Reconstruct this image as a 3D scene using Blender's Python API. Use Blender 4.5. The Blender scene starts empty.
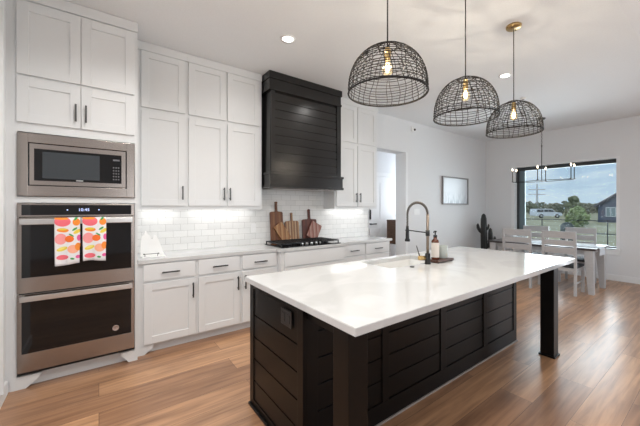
import bpy, bmesh, math, random
from mathutils import Vector, Matrix
random.seed(7)
S = bpy.context.scene
C = S.collection
PI = math.pi

# ------------------------------------------------------------------ camera
cam_d = bpy.data.cameras.new('camera'); cam = bpy.data.objects.new('camera', cam_d); C.objects.link(cam)
cam.location = (0, 0, 1.4136)
cam.rotation_euler = (PI/2, 0, -0.6638)
cam_d.sensor_width = 36; cam_d.lens = 308.2/640*36
cam_d.shift_x = -20/640; cam_d.shift_y = -5.1/640
cam_d.clip_start = .05; cam_d.clip_end = 500
S.camera = cam
# ------------------------------------------------------------------ colour management
S.view_settings.view_transform = 'Standard'; S.view_settings.look = 'None'
S.view_settings.gamma = 1; S.view_settings.use_curve_mapping = False
S.view_settings.exposure = -0.48
# ------------------------------------------------------------------ sky
W = bpy.data.worlds.new('sky'); S.world = W; W.use_nodes = True
nt = W.node_tree; nt.nodes.clear()
def wn(t, **k):
    n = nt.nodes.new(t)
    for a, b in k.items(): setattr(n, a, b)
    return n
out = wn('ShaderNodeOutputWorld'); bg = wn('ShaderNodeBackground')
tc = wn('ShaderNodeTexCoord'); sep = wn('ShaderNodeSeparateXYZ')
ramp = wn('ShaderNodeValToRGB')
ramp.color_ramp.elements[0].position = .0; ramp.color_ramp.elements[0].color = (.55, .68, .80, 1)
ramp.color_ramp.elements[1].position = .45; ramp.color_ramp.elements[1].color = (.20, .38, .70, 1)
mp = wn('ShaderNodeMapping'); mp.inputs['Scale'].default_value = (3, 3, 14)
nz = wn('ShaderNodeTexNoise'); nz.inputs['Scale'].default_value = 2.0; nz.inputs['Detail'].default_value = 5
cr = wn('ShaderNodeValToRGB'); cr.color_ramp.elements[0].position = .45; cr.color_ramp.elements[1].position = .75
mx = wn('ShaderNodeMixRGB'); mx.inputs['Color2'].default_value = (.80, .86, .93, 1)
L = nt.links.new
L(tc.outputs['Generated'], sep.inputs[0]); L(sep.outputs['Z'], ramp.inputs[0])
L(tc.outputs['Generated'], mp.inputs[0]); L(mp.outputs[0], nz.inputs['Vector']); L(nz.outputs['Fac'], cr.inputs[0])
L(cr.outputs[0], mx.inputs['Fac']); L(ramp.outputs[0], mx.inputs['Color1']); L(mx.outputs[0], bg.inputs[0])
bg.inputs[1].default_value = 1.45
L(bg.outputs[0], out.inputs[0])
# ------------------------------------------------------------------ lights of the place, plus added fills
def area(name, loc, rot, sx, sy, power, col=(1, 1, 1), shape='RECTANGLE', spread=None):
    d = bpy.data.lights.new(name, 'AREA'); d.shape = shape; d.size = sx
    if shape in ('RECTANGLE', 'ELLIPSE'): d.size_y = sy
    d.energy = power; d.color = col
    if spread: d.spread = spread
    o = bpy.data.objects.new(name, d); C.objects.link(o); o.location = loc; o.rotation_euler = rot
    return o
sun = bpy.data.lights.new('sun', 'SUN'); sun.energy = 2.6; sun.angle = .02; sun.color = (1, .95, .88)
so = bpy.data.objects.new('sun', sun); C.objects.link(so); so.rotation_euler = Vector((.62, .12, -.70)).to_track_quat('-Z', 'Y').to_euler()
# daylight at patio door, dining window, hall; unseen back and left fills added
area('daylight_patio_door', (7.75, -1.35, 1.35), (0, PI/2, 0), 2.3, 2.3, 85, (.88, .94, 1))
area('back_fill_daylight', (2.6, -4.85, 1.5), (PI/2, 0, 0), 3.4, 2.3, 105, (.95, .98, 1))  # added lamp out of view, placed so oven and hood don't mirror it
area('left_fill_daylight', (-3.85, -1.8, 1.6), (0, -PI/2, 0), 2.2, 3.4, 150, (1, 1, 1))  # added lamp out of view, fills the left floor and island end
area('daylight_dining_window', (8.22, 2.33, 1.48), (0, PI/2, 0), 1.7, 1.8, 135, (.88, .94, 1))
area('daylight_hall', (6.5, 4.6, 1.7), (0, PI/2, 0), 1.2, .6, 40, (.9, .95, 1))

# ================================================================== materials
MATS = {}
def mat(name, col, rough=.5, metal=0, spec=.5, noise=0, nscale=20, bump=0, stretch=(1, 1, 1), emit=None, coat=0, col2=None, trans=0):
    m = bpy.data.materials.new(name); m.use_nodes = True; t = m.node_tree; b = t.nodes['Principled BSDF']
    b.inputs['Base Color'].default_value = (*col, 1); b.inputs['Roughness'].default_value = rough
    b.inputs['Metallic'].default_value = metal; b.inputs['Specular IOR Level'].default_value = spec
    b.inputs['Coat Weight'].default_value = coat; b.inputs['Transmission Weight'].default_value = trans
    if emit: b.inputs['Emission Color'].default_value = (*emit[0], 1); b.inputs['Emission Strength'].default_value = emit[1]
    tc = t.nodes.new('ShaderNodeTexCoord'); mp = t.nodes.new('ShaderNodeMapping'); mp.inputs['Scale'].default_value = stretch
    nz = t.nodes.new('ShaderNodeTexNoise'); nz.inputs['Scale'].default_value = nscale; nz.inputs['Detail'].default_value = 4
    t.links.new(tc.outputs['Object'], mp.inputs[0]); t.links.new(mp.outputs[0], nz.inputs['Vector'])
    rp = t.nodes.new('ShaderNodeValToRGB'); rp.color_ramp.elements[0].position = .3; rp.color_ramp.elements[1].position = .7
    c2 = col2 or tuple(min(1, c*(1+noise)) for c in col)
    rp.color_ramp.elements[0].color = (*[c*(1-noise) for c in col], 1); rp.color_ramp.elements[1].color = (*c2, 1)
    t.links.new(nz.outputs['Fac'], rp.inputs[0]); t.links.new(rp.outputs[0], b.inputs['Base Color'])
    if bump:
        bp = t.nodes.new('ShaderNodeBump'); bp.inputs['Strength'].default_value = bump; bp.inputs['Distance'].default_value = .002
        t.links.new(nz.outputs['Fac'], bp.inputs['Height']); t.links.new(bp.outputs[0], b.inputs['Normal'])
    MATS[name] = m; return m
M_wall = mat('wall_paint', (.74, .75, .765), .75, noise=.01, nscale=60, bump=.06)
M_ceil = mat('ceiling_paint', (.80, .82, .84), .8, noise=.02, nscale=90, bump=.25)
M_cab = mat('cabinet_paint', (.71, .722, .73), .38, noise=.005)
M_trim = mat('trim_paint', (.80, .81, .82), .42, noise=.005)
M_black = mat('black_cabinet_paint', (.0036, .0033, .0033), .32, spec=.22, noise=.12, nscale=40, stretch=(1, 1, 8), bump=.05)
M_hood = mat('hood_black_stain', (.0075, .0065, .006), .24, spec=.6, noise=.3, nscale=14, stretch=(1, 6, 14), bump=.12)
M_steel = mat('brushed_steel', (.36, .32, .295), .24, metal=1, noise=.05, nscale=6, stretch=(1, 1, 60))
M_steel_l = mat('light_steel', (.62, .61, .60), .28, metal=1, noise=.02)
M_glassb = mat('black_glass', (.004, .004, .005), .05, spec=.45)
M_mwin = mat('microwave_window', (.04, .048, .055), .12, spec=.6)
M_dark = mat('black_metal', (.012, .012, .013), .35, metal=.3)
M_handle = mat('bar_pull_metal', (.10, .10, .10), .35, metal=.9)
M_brass = mat('aged_brass', (.55, .38, .17), .32, metal=1, noise=.1)
M_iron = mat('cast_iron', (.012, .013, .016), .45, noise=.2)
M_wire = mat('basket_wire', (.007, .0055, .0045), .65, spec=.25, noise=.4, nscale=30)
M_red_knob = mat('grey_knob', (.55, .55, .56), .3, metal=.8)
M_white = mat('white_plastic', (.82, .82, .82), .35)
M_mount = mat('white_ceramic', (.85, .85, .84), .2)
M_grey_wood = mat('grey_painted_wood', (.47, .47, .48), .5, noise=.06, nscale=12, stretch=(1, 1, 6))
M_table_top = mat('dark_table_wood', (.055, .045, .045), .3, noise=.3, nscale=8, stretch=(1, 8, 1))
M_pad = mat('dark_seat_pad', (.03, .032, .04), .7, noise=.2)
M_cloth = mat('pale_cloth', (.62, .67, .72), .85, noise=.12, nscale=50)
M_cactus = mat('black_sculpture', (.012, .014, .014), .45)
M_fixt = mat('fixture_white', (.85, .85, .85), .5)
M_flame = mat('lamp_glow', (1, .9, .75), .5, emit=((1, .82, .6), 14))
M_can = mat('recessed_lens', (1, 1, 1), .5, emit=((1, .97, .92), 9))
M_display = mat('blue_display', (.1, .1, .2), .5, emit=((.55, .65, 1), 2.2))
M_led = mat('led_strip', (1, 1, 1), .5, emit=((1, .97, .93), 3))
M_soap = mat('amber_bottle', (.10, .025, .012), .25)
M_label = mat('cream_label', (.62, .57, .52), .6)
M_cup = mat('grey_glass_candle', (.36, .39, .37), .3)
M_tray = mat('dark_wood_tray', (.075, .035, .025), .4, noise=.3, nscale=18, stretch=(1, 6, 1))
M_hallwood = mat('hall_dark_wood', (.10, .05, .028), .4, noise=.3, nscale=10, stretch=(1, 1, 5))

def glass_mat():
    m = bpy.data.materials.new('window_glass'); m.use_nodes = True; t = m.node_tree; t.nodes.clear()
    o = t.nodes.new('ShaderNodeOutputMaterial'); mixn = t.nodes.new('ShaderNodeMixShader')
    tr = t.nodes.new('ShaderNodeBsdfTransparent'); tr.inputs[0].default_value = (.93, .97, .97, 1)
    gl = t.nodes.new('ShaderNodeBsdfGlossy'); gl.inputs['Roughness'].default_value = .01
    fr = t.nodes.new('ShaderNodeFresnel'); fr.inputs[0].default_value = 1.5
    t.links.new(fr.outputs[0], mixn.inputs[0]); t.links.new(tr.outputs[0], mixn.inputs[1]); t.links.new(gl.outputs[0], mixn.inputs[2])
    t.links.new(mixn.outputs[0], o.inputs[0]); return m
M_glass = glass_mat()

def quartz():
    m = mat('white_quartz', (.76, .76, .75), .09, spec=.5)
    t = m.node_tree; b = t.nodes['Principled BSDF']
    tc = t.nodes.new('ShaderNodeTexCoord')
    n1 = t.nodes.new('ShaderNodeTexNoise'); n1.inputs['Scale'].default_value = 1.6; n1.inputs['Detail'].default_value = 8; n1.inputs['Distortion'].default_value = 1.2
    r = t.nodes.new('ShaderNodeValToRGB'); e = r.color_ramp.elements
    e[0].position = .42; e[0].color = (.555, .56, .56, 1); e[1].position = .58; e[1].color = (.59, .595, .595, 1)
    v = r.color_ramp.elements.new(.5); v.color = (.605, .61, .61, 1)
    t.links.new(tc.outputs['Object'], n1.inputs['Vector']); t.links.new(n1.outputs['Fac'], r.inputs[0]); t.links.new(r.outputs[0], b.inputs['Base Color'])
    return m
M_quartz = quartz()

def floor_mat():
    m = bpy.data.materials.new('oak_plank_floor'); m.use_nodes = True; t = m.node_tree; b = t.nodes['Principled BSDF']; N = t.nodes.new; K = t.links.new
    tc = N('ShaderNodeTexCoord')
    br = N('ShaderNodeTexBrick'); br.offset = .37; br.offset_frequency = 2
    br.inputs['Scale'].default_value = 1; br.inputs['Brick Width'].default_value = 1.52; br.inputs['Row Height'].default_value = .225
    br.inputs['Mortar Size'].default_value = .0016; br.inputs['Mortar Smooth'].default_value = .4; br.inputs['Bias'].default_value = -.1
    br.inputs['Color1'].default_value = (0, 0, 0, 1); br.inputs['Color2'].default_value = (1, 1, 1, 1); br.inputs['Mortar'].default_value = (.5, .5, .5, 1)
    K(tc.outputs['Object'], br.inputs['Vector'])
    pr = N('ShaderNodeValToRGB'); e = pr.color_ramp.elements
    e[0].color = (.36, .20, .115, 1); e[1].color = (.58, .34, .19, 1); q = e.new(.5); q.color = (.49, .28, .155, 1)
    K(br.outputs['Color'], pr.inputs[0])
    # grain: noise stretched along the planks, shifted per plank
    ad = N('ShaderNodeVectorMath'); ad.operation = 'MULTIPLY_ADD'; ad.inputs[1].default_value = (.9, 14, 1)
    sc = N('ShaderNodeVectorMath'); sc.operation = 'SCALE'; sc.inputs['Scale'].default_value = 9
    K(br.outputs['Color'], sc.inputs[0]); K(tc.outputs['Object'], ad.inputs[0]); K(sc.outputs[0], ad.inputs[2])
    n1 = N('ShaderNodeTexNoise'); n1.inputs['Scale'].default_value = 1.6; n1.inputs['Detail'].default_value = 7; n1.inputs['Distortion'].default_value = .6
    K(ad.outputs[0], n1.inputs['Vector'])
    gr = N('ShaderNodeValToRGB'); g = gr.color_ramp.elements; g[0].position = .28; g[0].color = (.50, .44, .42, 1); g[1].position = .62; g[1].color = (1.08, 1.06, 1.04, 1)
    K(n1.outputs['Fac'], gr.inputs[0])
    mu = N('ShaderNodeMixRGB'); mu.blend_type = 'MULTIPLY'; mu.inputs[0].default_value = .85
    K(pr.outputs[0], mu.inputs[1]); K(gr.outputs[0], mu.inputs[2])
    n2 = N('ShaderNodeTexNoise'); n2.inputs['Scale'].default_value = 5; n2.inputs['Detail'].default_value = 3
    mp = N('ShaderNodeMapping'); mp.inputs['Scale'].default_value = (.35, 1.6, 1); K(tc.outputs['Object'], mp.inputs[0]); K(mp.outputs[0], n2.inputs['Vector'])
    r2 = N('ShaderNodeValToRGB'); r2.color_ramp.elements[0].position = .3; r2.color_ramp.elements[0].color = (.68, .66, .66, 1); r2.color_ramp.elements[1].position = .5; r2.color_ramp.elements[1].color = (1, 1, 1, 1)
    K(n2.outputs['Fac'], r2.inputs[0])
    m2 = N('ShaderNodeMixRGB'); m2.blend_type = 'MULTIPLY'; m2.inputs[0].default_value = .8; K(mu.outputs[0], m2.inputs[1]); K(r2.outputs[0], m2.inputs[2])
    m3 = N('ShaderNodeMixRGB'); m3.inputs[2].default_value = (.10, .055, .035, 1); K(br.outputs['Fac'], m3.inputs[0]); K(m2.outputs[0], m3.inputs[1])
    K(m3.outputs[0], b.inputs['Base Color'])
    b.inputs['Roughness'].default_value = .30; b.inputs['Specular IOR Level'].default_value = .5
    bp = N('ShaderNodeBump'); bp.inputs['Strength'].default_value = .25; bp.inputs['Distance'].default_value = .0015; bp.invert = True
    K(br.outputs['Fac'], bp.inputs['Height']); K(bp.outputs[0], b.inputs['Normal'])
    return m
M_floor = floor_mat()

def tile_mat():
    m = bpy.data.materials.new('subway_tile'); m.use_nodes = True; t = m.node_tree; b = t.nodes['Principled BSDF']; N = t.nodes.new; K = t.links.new
    tc = N('ShaderNodeTexCoord'); s = N('ShaderNodeSeparateXYZ'); c = N('ShaderNodeCombineXYZ')
    K(tc.outputs['Object'], s.inputs[0]); K(s.outputs['X'], c.inputs['X']); K(s.outputs['Z'], c.inputs['Y'])
    br = N('ShaderNodeTexBrick'); br.offset = .5
    br.inputs['Scale'].default_value = 1; br.inputs['Brick Width'].default_value = .155; br.inputs['Row Height'].default_value = .0765
    br.inputs['Mortar Size'].default_value = .0018; br.inputs['Mortar Smooth'].default_value = .3
    br.inputs['Color1'].default_value = (.80, .80, .79, 1); br.inputs['Color2'].default_value = (.74, .745, .74, 1); br.inputs['Mortar'].default_value = (.50, .50, .49, 1)
    K(c.outputs[0], br.inputs['Vector']); K(br.outputs['Color'], b.inputs['Base Color'])
    b.inputs['Roughness'].default_value = .16
    nz = N('ShaderNodeTexNoise'); nz.inputs['Scale'].default_value = 18; K(tc.outputs['Object'], nz.inputs['Vector'])
    bp = N('ShaderNodeBump'); bp.inputs['Strength'].default_value = .5; bp.inputs['Distance'].default_value = .002; bp.invert = True
    K(br.outputs['Fac'], bp.inputs['Height'])
    b2 = N('ShaderNodeBump'); b2.inputs['Strength'].default_value = .25; b2.inputs['Distance'].default_value = .004; K(nz.outputs['Fac'], b2.inputs['Height']); K(bp.outputs[0], b2.inputs['Normal'])
    K(b2.outputs[0], b.inputs['Normal']); return m
M_tile = tile_mat()

def stripe_wood(name, cols, scale, axis_rot=0):
    """laminated board: strips of wood side by side along local X"""
    m = bpy.data.materials.new(name); m.use_nodes = True; t = m.node_tree; b = t.nodes['Principled BSDF']; N = t.nodes.new; K = t.links.new
    tc = N('ShaderNodeTexCoord'); mp = N('ShaderNodeMapping'); mp.inputs['Rotation'].default_value = (0, axis_rot, 0); K(tc.outputs['Object'], mp.inputs[0])
    s = N('ShaderNodeSeparateXYZ'); K(mp.outputs[0], s.inputs[0])
    mm = N('ShaderNodeMath'); mm.operation = 'MULTIPLY'; mm.inputs[1].default_value = scale; K(s.outputs['X'], mm.inputs[0])
    fr = N('ShaderNodeMath'); fr.operation = 'FRACT'; K(mm.outputs[0], fr.inputs[0])
    rp = N('ShaderNodeValToRGB'); rp.color_ramp.interpolation = 'CONSTANT'; e = rp.color_ramp.elements
    e[0].position = 0; e[0].color = (*cols[0], 1); e[1].position = 1/len(cols); e[1].color = (*cols[1], 1)
    for i in range(2, len(cols)): q = e.new(i/len(cols)); q.color = (*cols[i], 1)
    K(fr.outputs[0], rp.inputs[0])
    nz = N('ShaderNodeTexNoise'); nz.inputs['Scale'].default_value = 12; m2 = N('ShaderNodeMapping'); m2.inputs['Scale'].default_value = (6, 1, .8)
    K(mp.outputs[0], m2.inputs[0]); K(m2.outputs[0], nz.inputs['Vector'])
    mu = N('ShaderNodeMixRGB'); mu.blend_type = 'MULTIPLY'; mu.inputs[0].default_value = .5; K(rp.outputs[0], mu.inputs[1]); K(nz.outputs['Fac'], mu.inputs[2])
    K(mu.outputs[0], b.inputs['Base Color']); b.inputs['Roughness'].default_value = .45
    return m
M_b1 = stripe_wood('walnut_board', [(.20, .075, .03), (.26, .11, .045), (.16, .06, .028)], 11)
M_b2 = stripe_wood('amber_board', [(.42, .20, .08), (.30, .13, .05), (.50, .28, .13)], 14)
M_b3 = stripe_wood('pale_striped_board', [(.50, .30, .16), (.30, .15, .08), (.55, .38, .24), (.24, .11, .06)], 11)
M_b4 = stripe_wood('dark_red_board', [(.10, .028, .020), (.14, .04, .026)], 12)
M_b5 = stripe_wood('rosy_striped_board', [(.42, .20, .16), (.30, .11, .08), (.48, .30, .25)], 15)

# ================================================================== mesh helpers
class MB:
    def __init__(s): s.b = bmesh.new()
    def box(s, x0, x1, y0, y1, z0, z1, bev=0):
        bb = bmesh.new()
        vs = [bb.verts.new((x, y, z)) for x in (x0, x1) for y in (y0, y1) for z in (z0, z1)]
        for f in ((0, 1, 3, 2), (4, 6, 7, 5), (0, 4, 5, 1), (2, 3, 7, 6), (0, 2, 6, 4), (1, 5, 7, 3)):
            bb.faces.new([vs[i] for i in f])
        bmesh.ops.recalc_face_normals(bb, faces=bb.faces)
        if bev: bmesh.ops.bevel(bb, geom=list(bb.edges), offset=bev, segments=2, affect='EDGES', profile=.6)
        s._merge(bb); return s
    def _merge(s, bb, mtx=None):
        if mtx: bmesh.ops.transform(bb, matrix=mtx, verts=bb.verts)
        me = bpy.data.meshes.new('t'); bb.to_mesh(me); bb.free(); s.b.from_mesh(me); bpy.data.meshes.remove(me)
    def tube(s, pts, r, n=8, closed=False, cap=True):
        """swept round bar along points; r is a number or a list"""
        pts = [Vector(p) for p in pts]; N = len(pts); R = r if isinstance(r, (list, tuple)) else [r]*N
        bb = bmesh.new(); rings = []; up = None
        for i, p in enumerate(pts):
            a = pts[(i-1) % N] if (closed or i > 0) else p; c = pts[(i+1) % N] if (closed or i < N-1) else p
            t = (c-a).normalized()
            if up is None:
                up = Vector((0, 0, 1)) if abs(t.z) < .9 else Vector((1, 0, 0))
            u = (up-t*up.dot(t)).normalized(); up = u; w = t.cross(u)
            rings.append([bb.verts.new(p+(u*math.cos(2*PI*k/n)+w*math.sin(2*PI*k/n))*R[i]) for k in range(n)])
        for i in range(N if closed else N-1):
            A = rings[i]; B = rings[(i+1) % N]
            for k in range(n): bb.faces.new((A[k], A[(k+1) % n], B[(k+1) % n], B[k]))
        if cap and not closed:
            bb.faces.new(rings[0][::-1]); bb.faces.new(rings[-1])
        bmesh.ops.recalc_face_normals(bb, faces=bb.faces)
        for f in bb.faces: f.smooth = n > 4
        s._merge(bb); return s
    def lathe(s, prof, cx=0, cy=0, n=32, mtx=None, smooth=True):
        """prof: list of (r, z) spun about the vertical through (cx, cy)"""
        bb = bmesh.new(); rings = []
        for r, z in prof:
            if r < 1e-5: rings.append([bb.verts.new((cx, cy, z))])
            else: rings.append([bb.verts.new((cx+r*math.cos(2*PI*k/n), cy+r*math.sin(2*PI*k/n), z)) for k in range(n)])
        for A, B in zip(rings, rings[1:]):
            for k in range(n):
                a = [A[k % len(A)], A[(k+1) % len(A)], B[(k+1) % len(B)], B[k % len(B)]]
                q = []
                for v in a:
                    if v not in q: q.append(v)
                if len(q) > 2:
                    try: bb.faces.new(q)
                    except ValueError: pass
        bmesh.ops.recalc_face_normals(bb, faces=bb.faces)
        for f in bb.faces: f.smooth = smooth
        s._merge(bb, mtx); return s
    def prism(s, poly, a0, a1, axis='y', bev=0):
        """poly: list of 2D points; extruded along axis from a0 to a1. axis y: (x,z), x: (y,z), z: (x,y)"""
        bb = bmesh.new()
        f = {'y': lambda p, a: (p[0], a, p[1]), 'x': lambda p, a: (a, p[0], p[1]), 'z': lambda p, a: (p[0], p[1], a)}[axis]
        A = [bb.verts.new(f(p, a0)) for p in poly]; B = [bb.verts.new(f(p, a1)) for p in poly]; n = len(poly)
        bb.faces.new(A); bb.faces.new(B[::-1])
        for i in range(n): bb.faces.new((A[i], B[i], B[(i+1) % n], A[(i+1) % n]))
        bmesh.ops.recalc_face_normals(bb, faces=bb.faces)
        if bev:
            fs = [e for e in bb.edges]
            bmesh.ops.bevel(bb, geom=fs, offset=bev, segments=2, affect='EDGES', profile=.6)
        s._merge(bb); return s
    def ball(s, c, r, seg=12, sc=(1, 1, 1)):
        bb = bmesh.new(); bmesh.ops.create_uvsphere(bb, u_segments=seg*2, v_segments=seg, radius=r)
        for f in bb.faces: f.smooth = True
        s._merge(bb, Matrix.Translation(c) @ Matrix.Diagonal((*sc, 1))); return s
    def xf(s, m): bmesh.ops.transform(s.b, matrix=m, verts=s.b.verts); return s
    def build(s, name, m, parent=None, loc=None):
        me = bpy.data.meshes.new(name); s.b.to_mesh(me); s.b.free()
        o = bpy.data.objects.new(name, me); C.objects.link(o)
        for mm in (m if isinstance(m, list) else [m]): me.materials.append(mm)
        if loc is not None:   # world-space mesh re-based at loc
            me.transform(Matrix.Translation(-Vector(loc))); o.location = loc
        if parent is not None:
            o.parent = parent
            if parent.type == 'EMPTY' or True:
                # children meshes are written in world space: shift them into the parent's frame
                w = Vector((0, 0, 0)); p = parent
                while p is not None: w += Vector(p.location); p = p.parent
                if loc is None: me.transform(Matrix.Translation(-w))
                else: o.location = Vector(loc)-w
        return o
def tag(o, label, cat, group=None, kind=None):
    o['label'] = label; o['category'] = cat
    if group: o['group'] = group
    if kind: o['kind'] = kind
    return o
def thing(name, loc, label, cat, group=None):
    o = bpy.data.objects.new(name, None); C.objects.link(o); o.location = loc; o.empty_display_size = .1
    return tag(o, label, cat, group)
def struct(mb, name, m, label=None):
    o = mb.build(name, m); o['kind'] = 'structure'
    if label: o['label'] = label
    return o
def copy_tree(o, parent=None):
    c = o.copy(); C.objects.link(c); c.parent = parent
    for ch in [x for x in bpy.data.objects if x.parent == o]: copy_tree(ch, c)
    return c

CEIL = 3.13; WB = 4.05; WP = 3.96; WX = 7.9
# ================================================================== room shell
struct(MB().box(-4.2, WX+.25, -5.2, 7.0, -.12, 0), 'floor', M_floor)
struct(MB().box(-4.2, WX+.25, .595, 7.0, CEIL, CEIL+.14), 'ceiling', M_ceil)
# vaulted living-room ceiling behind and right of the kitchen
struct(MB().prism([(.595, CEIL), (.595, CEIL+.14), (-5.2, CEIL+2.1), (-5.2, CEIL+1.96)], -4.2, WX+.25, 'x'), 'ceiling_living_room', M_ceil)
struct(MB().box(-.75, 3.80, WB, WB+.16, 0, CEIL), 'wall_kitchen', M_wall)
struct(MB().box(3.80, 4.75, WP, WB+.16, 2.50, CEIL), 'wall_above_opening', M_wall)
struct(MB().box(4.75, WX, WP, WB+.16, 0, CEIL), 'wall_picture', M_wall)
mb = MB()
wy0, wy1, wz0, wz1 = 1.40, 3.27, .60, 2.385
mb.box(WX, WX+.25, -5.2, -2.5, 0, CEIL+2.2).box(WX, WX+.25, -2.5, -.2, 2.5, CEIL+2.2).box(WX, WX+.25, -.2, wy0, 0, CEIL+2.2).box(WX, WX+.25, wy1, WB+.16, 0, CEIL).box(WX, WX+.25, wy0, wy1, 0, wz0).box(WX, WX+.25, wy0, wy1, wz1, CEIL)
struct(mb, 'wall_window', M_wall)
struct(MB().box(-.75, -.56, 2.3, WB, 0, CEIL), 'wall_left', M_trim)
struct(MB().box(-4.2, -.75, 2.3, 2.45, 0, CEIL), 'wall_left_return', M_wall)
mb = MB()
mb.box(-4.2, -4.05, -5.2, -3.7, 0, 5.2).box(-4.2, -4.05, .1, 2.45, 0, 5.2).box(-4.2, -4.05, -3.7, .1, 0, .4).box(-4.2, -4.05, -3.7, .1, 2.8, 5.2)
struct(mb, 'wall_living_left', M_wall)
mb = MB()
mb.box(-4.2, 1.2, -5.2, -5.05, 0, 5.2).box(4.6, WX, -5.2, -5.05, 0, 5.2).box(1.2, 4.6, -5.2, -5.05, 2.7, 5.2).box(1.2, 4.6, -5.2, -5.05, 0, .3)
struct(mb, 'wall_living_back', M_wall)
mb = MB()
for x in (1.2, 2.87, 4.54): mb.box(x, x+.06, -5.17, -5.10, .3, 2.7)
mb.box(1.2, 4.6, -5.17, -5.10, .3, .36).box(1.2, 4.6, -5.17, -5.10, 2.64, 2.7)
struct(mb, 'window_2', M_dark)  # unseen window, positioned to suit the added back fill
mb = MB()
for y in (-2.5, -1.38, -.26): mb.box(WX+.1, WX+.16, y, y+.06, 0, 2.5)
mb.box(WX+.1, WX+.16, -2.44, -.26, 2.42, 2.5)
struct(mb, 'window_4', M_dark)
mb = MB()
for y in (-3.7, -1.83, .04): mb.box(-4.16, -4.1, y, y+.06, .4, 2.8)
struct(mb, 'window_3', M_dark)  # unseen window that goes with the added left fill
# hall beyond the opening
struct(MB().box(3.60, 3.76, WB+.16, 5.2, 0, CEIL), 'wall_hall_left', M_wall)
struct(MB().box(3.76, 6.6, 5.0, 5.16, 0, CEIL), 'wall_hall_back', M_wall)
struct(MB().box(6.6, 6.76, WB+.16, 5.16, 0, CEIL), 'wall_hall_right', M_wall)
# opening lining and casing
mb = MB(); mb.box(4.72, 4.75, WP, WB+.16, 0, 2.50).box(4.72, 4.785, WP-.012, WP, 0, 2.5)
struct(mb, 'trim_1', M_trim)
# baseboards
struct(MB().box(WX-.016, WX, .2, WP, 0, .115, .003), 'baseboard_window', M_trim)
struct(MB().box(4.785, WX-.016, WP-.016, WP, 0, .115, .003), 'baseboard_picture', M_trim)
struct(MB().box(-.56, -.545, 2.3, 3.40, 0, .10, .003), 'baseboard_left', M_trim)
mb = MB(); mb.box(-.56, -.535, 2.98, 3.08, .10, CEIL).box(-.56, -.530, 3.17, 3.20, .10, CEIL)
struct(mb, 'trim_2', M_trim)

# ------------------------------------------------------------------ dining window
mb = MB(); X0, X1 = WX+.15, WX+.22
mb.box(X0, X1, wy1-.05, wy1, wz0, wz1).box(X0, X1, wy0, wy0+.025, wz0, wz1).box(X0, X1, wy0+.025, wy1-.05, wz1-.08, wz1).box(X0, X1, wy0+.025, wy1-.05, wz0, wz0+.04)
w = struct(mb, 'window_1', mat('window_frame_dark', (.025, .03, .032), .4))
MB().box(X0+.02, X1, wy1-.17, wy1-.05, wz0+.04, wz1-.08).build('side_stile', mat('stile_teal_grey', (.12, .17, .19), .45), w)
g = MB().box(X0+.03, X0+.036, wy0+.025, wy1-.17, wz0+.04, wz1-.08).build('window_pane', M_glass, w)
mb = MB(); mb.box(WX-.04, WX+.15, wy0+.0, wy1, wz0-.0, wz0+.018).box(WX-.04, WX, wy0-.06, wy1+.06, wz0-.02, wz0+.018, .003).box(WX-.018, WX, wy0-.05, wy1+.05, wz0-.10, wz0-.02, .003)
struct(mb, 'trim_3', M_trim)

struct(MB().box(WX-.012, WX, wy1-.012, wy1+.06, wz0+.02, wz1+.03).box(WX-.012, WX, wy0-.045, wy0+.004, wz0+.02, wz1+.03).box(WX-.012, WX, wy0+.004, wy1-.012, wz1-.004, wz1+.03), 'trim_5', M_trim)
# ================================================================== cabinet pieces
def shaker(name, x0, x1, z0, z1, yf, parent, m=None, rail=.068, th=.02, slab=False):
    """door or drawer front whose face is at y=yf (front towards -y)"""
    mb = MB(); m = m or M_cab
    if slab: mb.box(x0, x1, yf, yf+th, z0, z1, .0025)
    else:
        mb.box(x0, x0+rail, yf, yf+th, z0, z1, .0015).box(x1-rail, x1, yf, yf+th, z0, z1, .0015)
        mb.box(x0+rail, x1-rail, yf, yf+th, z0, z0+rail, .0015).box(x0+rail, x1-rail, yf, yf+th, z1-rail, z1, .0015)
        mb.box(x0+rail, x1-rail, yf+.010, yf+th-.002, z0+rail, z1-rail)
    return mb.build(name, m, parent)
def pull(x, z, ln, yf, parent, vertical=True, r=.0065):
    mb = MB(); h = ln/2
    if vertical:
        mb.box(x-r, x+r, yf-.035, yf-.023, z-h, z+h, .002)
        for s in (-1, 1): mb.box(x-.005, x+.005, yf-.024, yf, z+s*(h-.02)-.005, z+s*(h-.02)+.005)
    else:
        mb.box(x-h, x+h, yf-.035, yf-.023, z-r, z+r, .002)
        for s in (-1, 1): mb.box(x+s*(h-.02)-.005, x+s*(h-.02)+.005, yf-.024, yf, z-.005, z+.005)
    return mb.build('handle', M_handle, parent)

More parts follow.
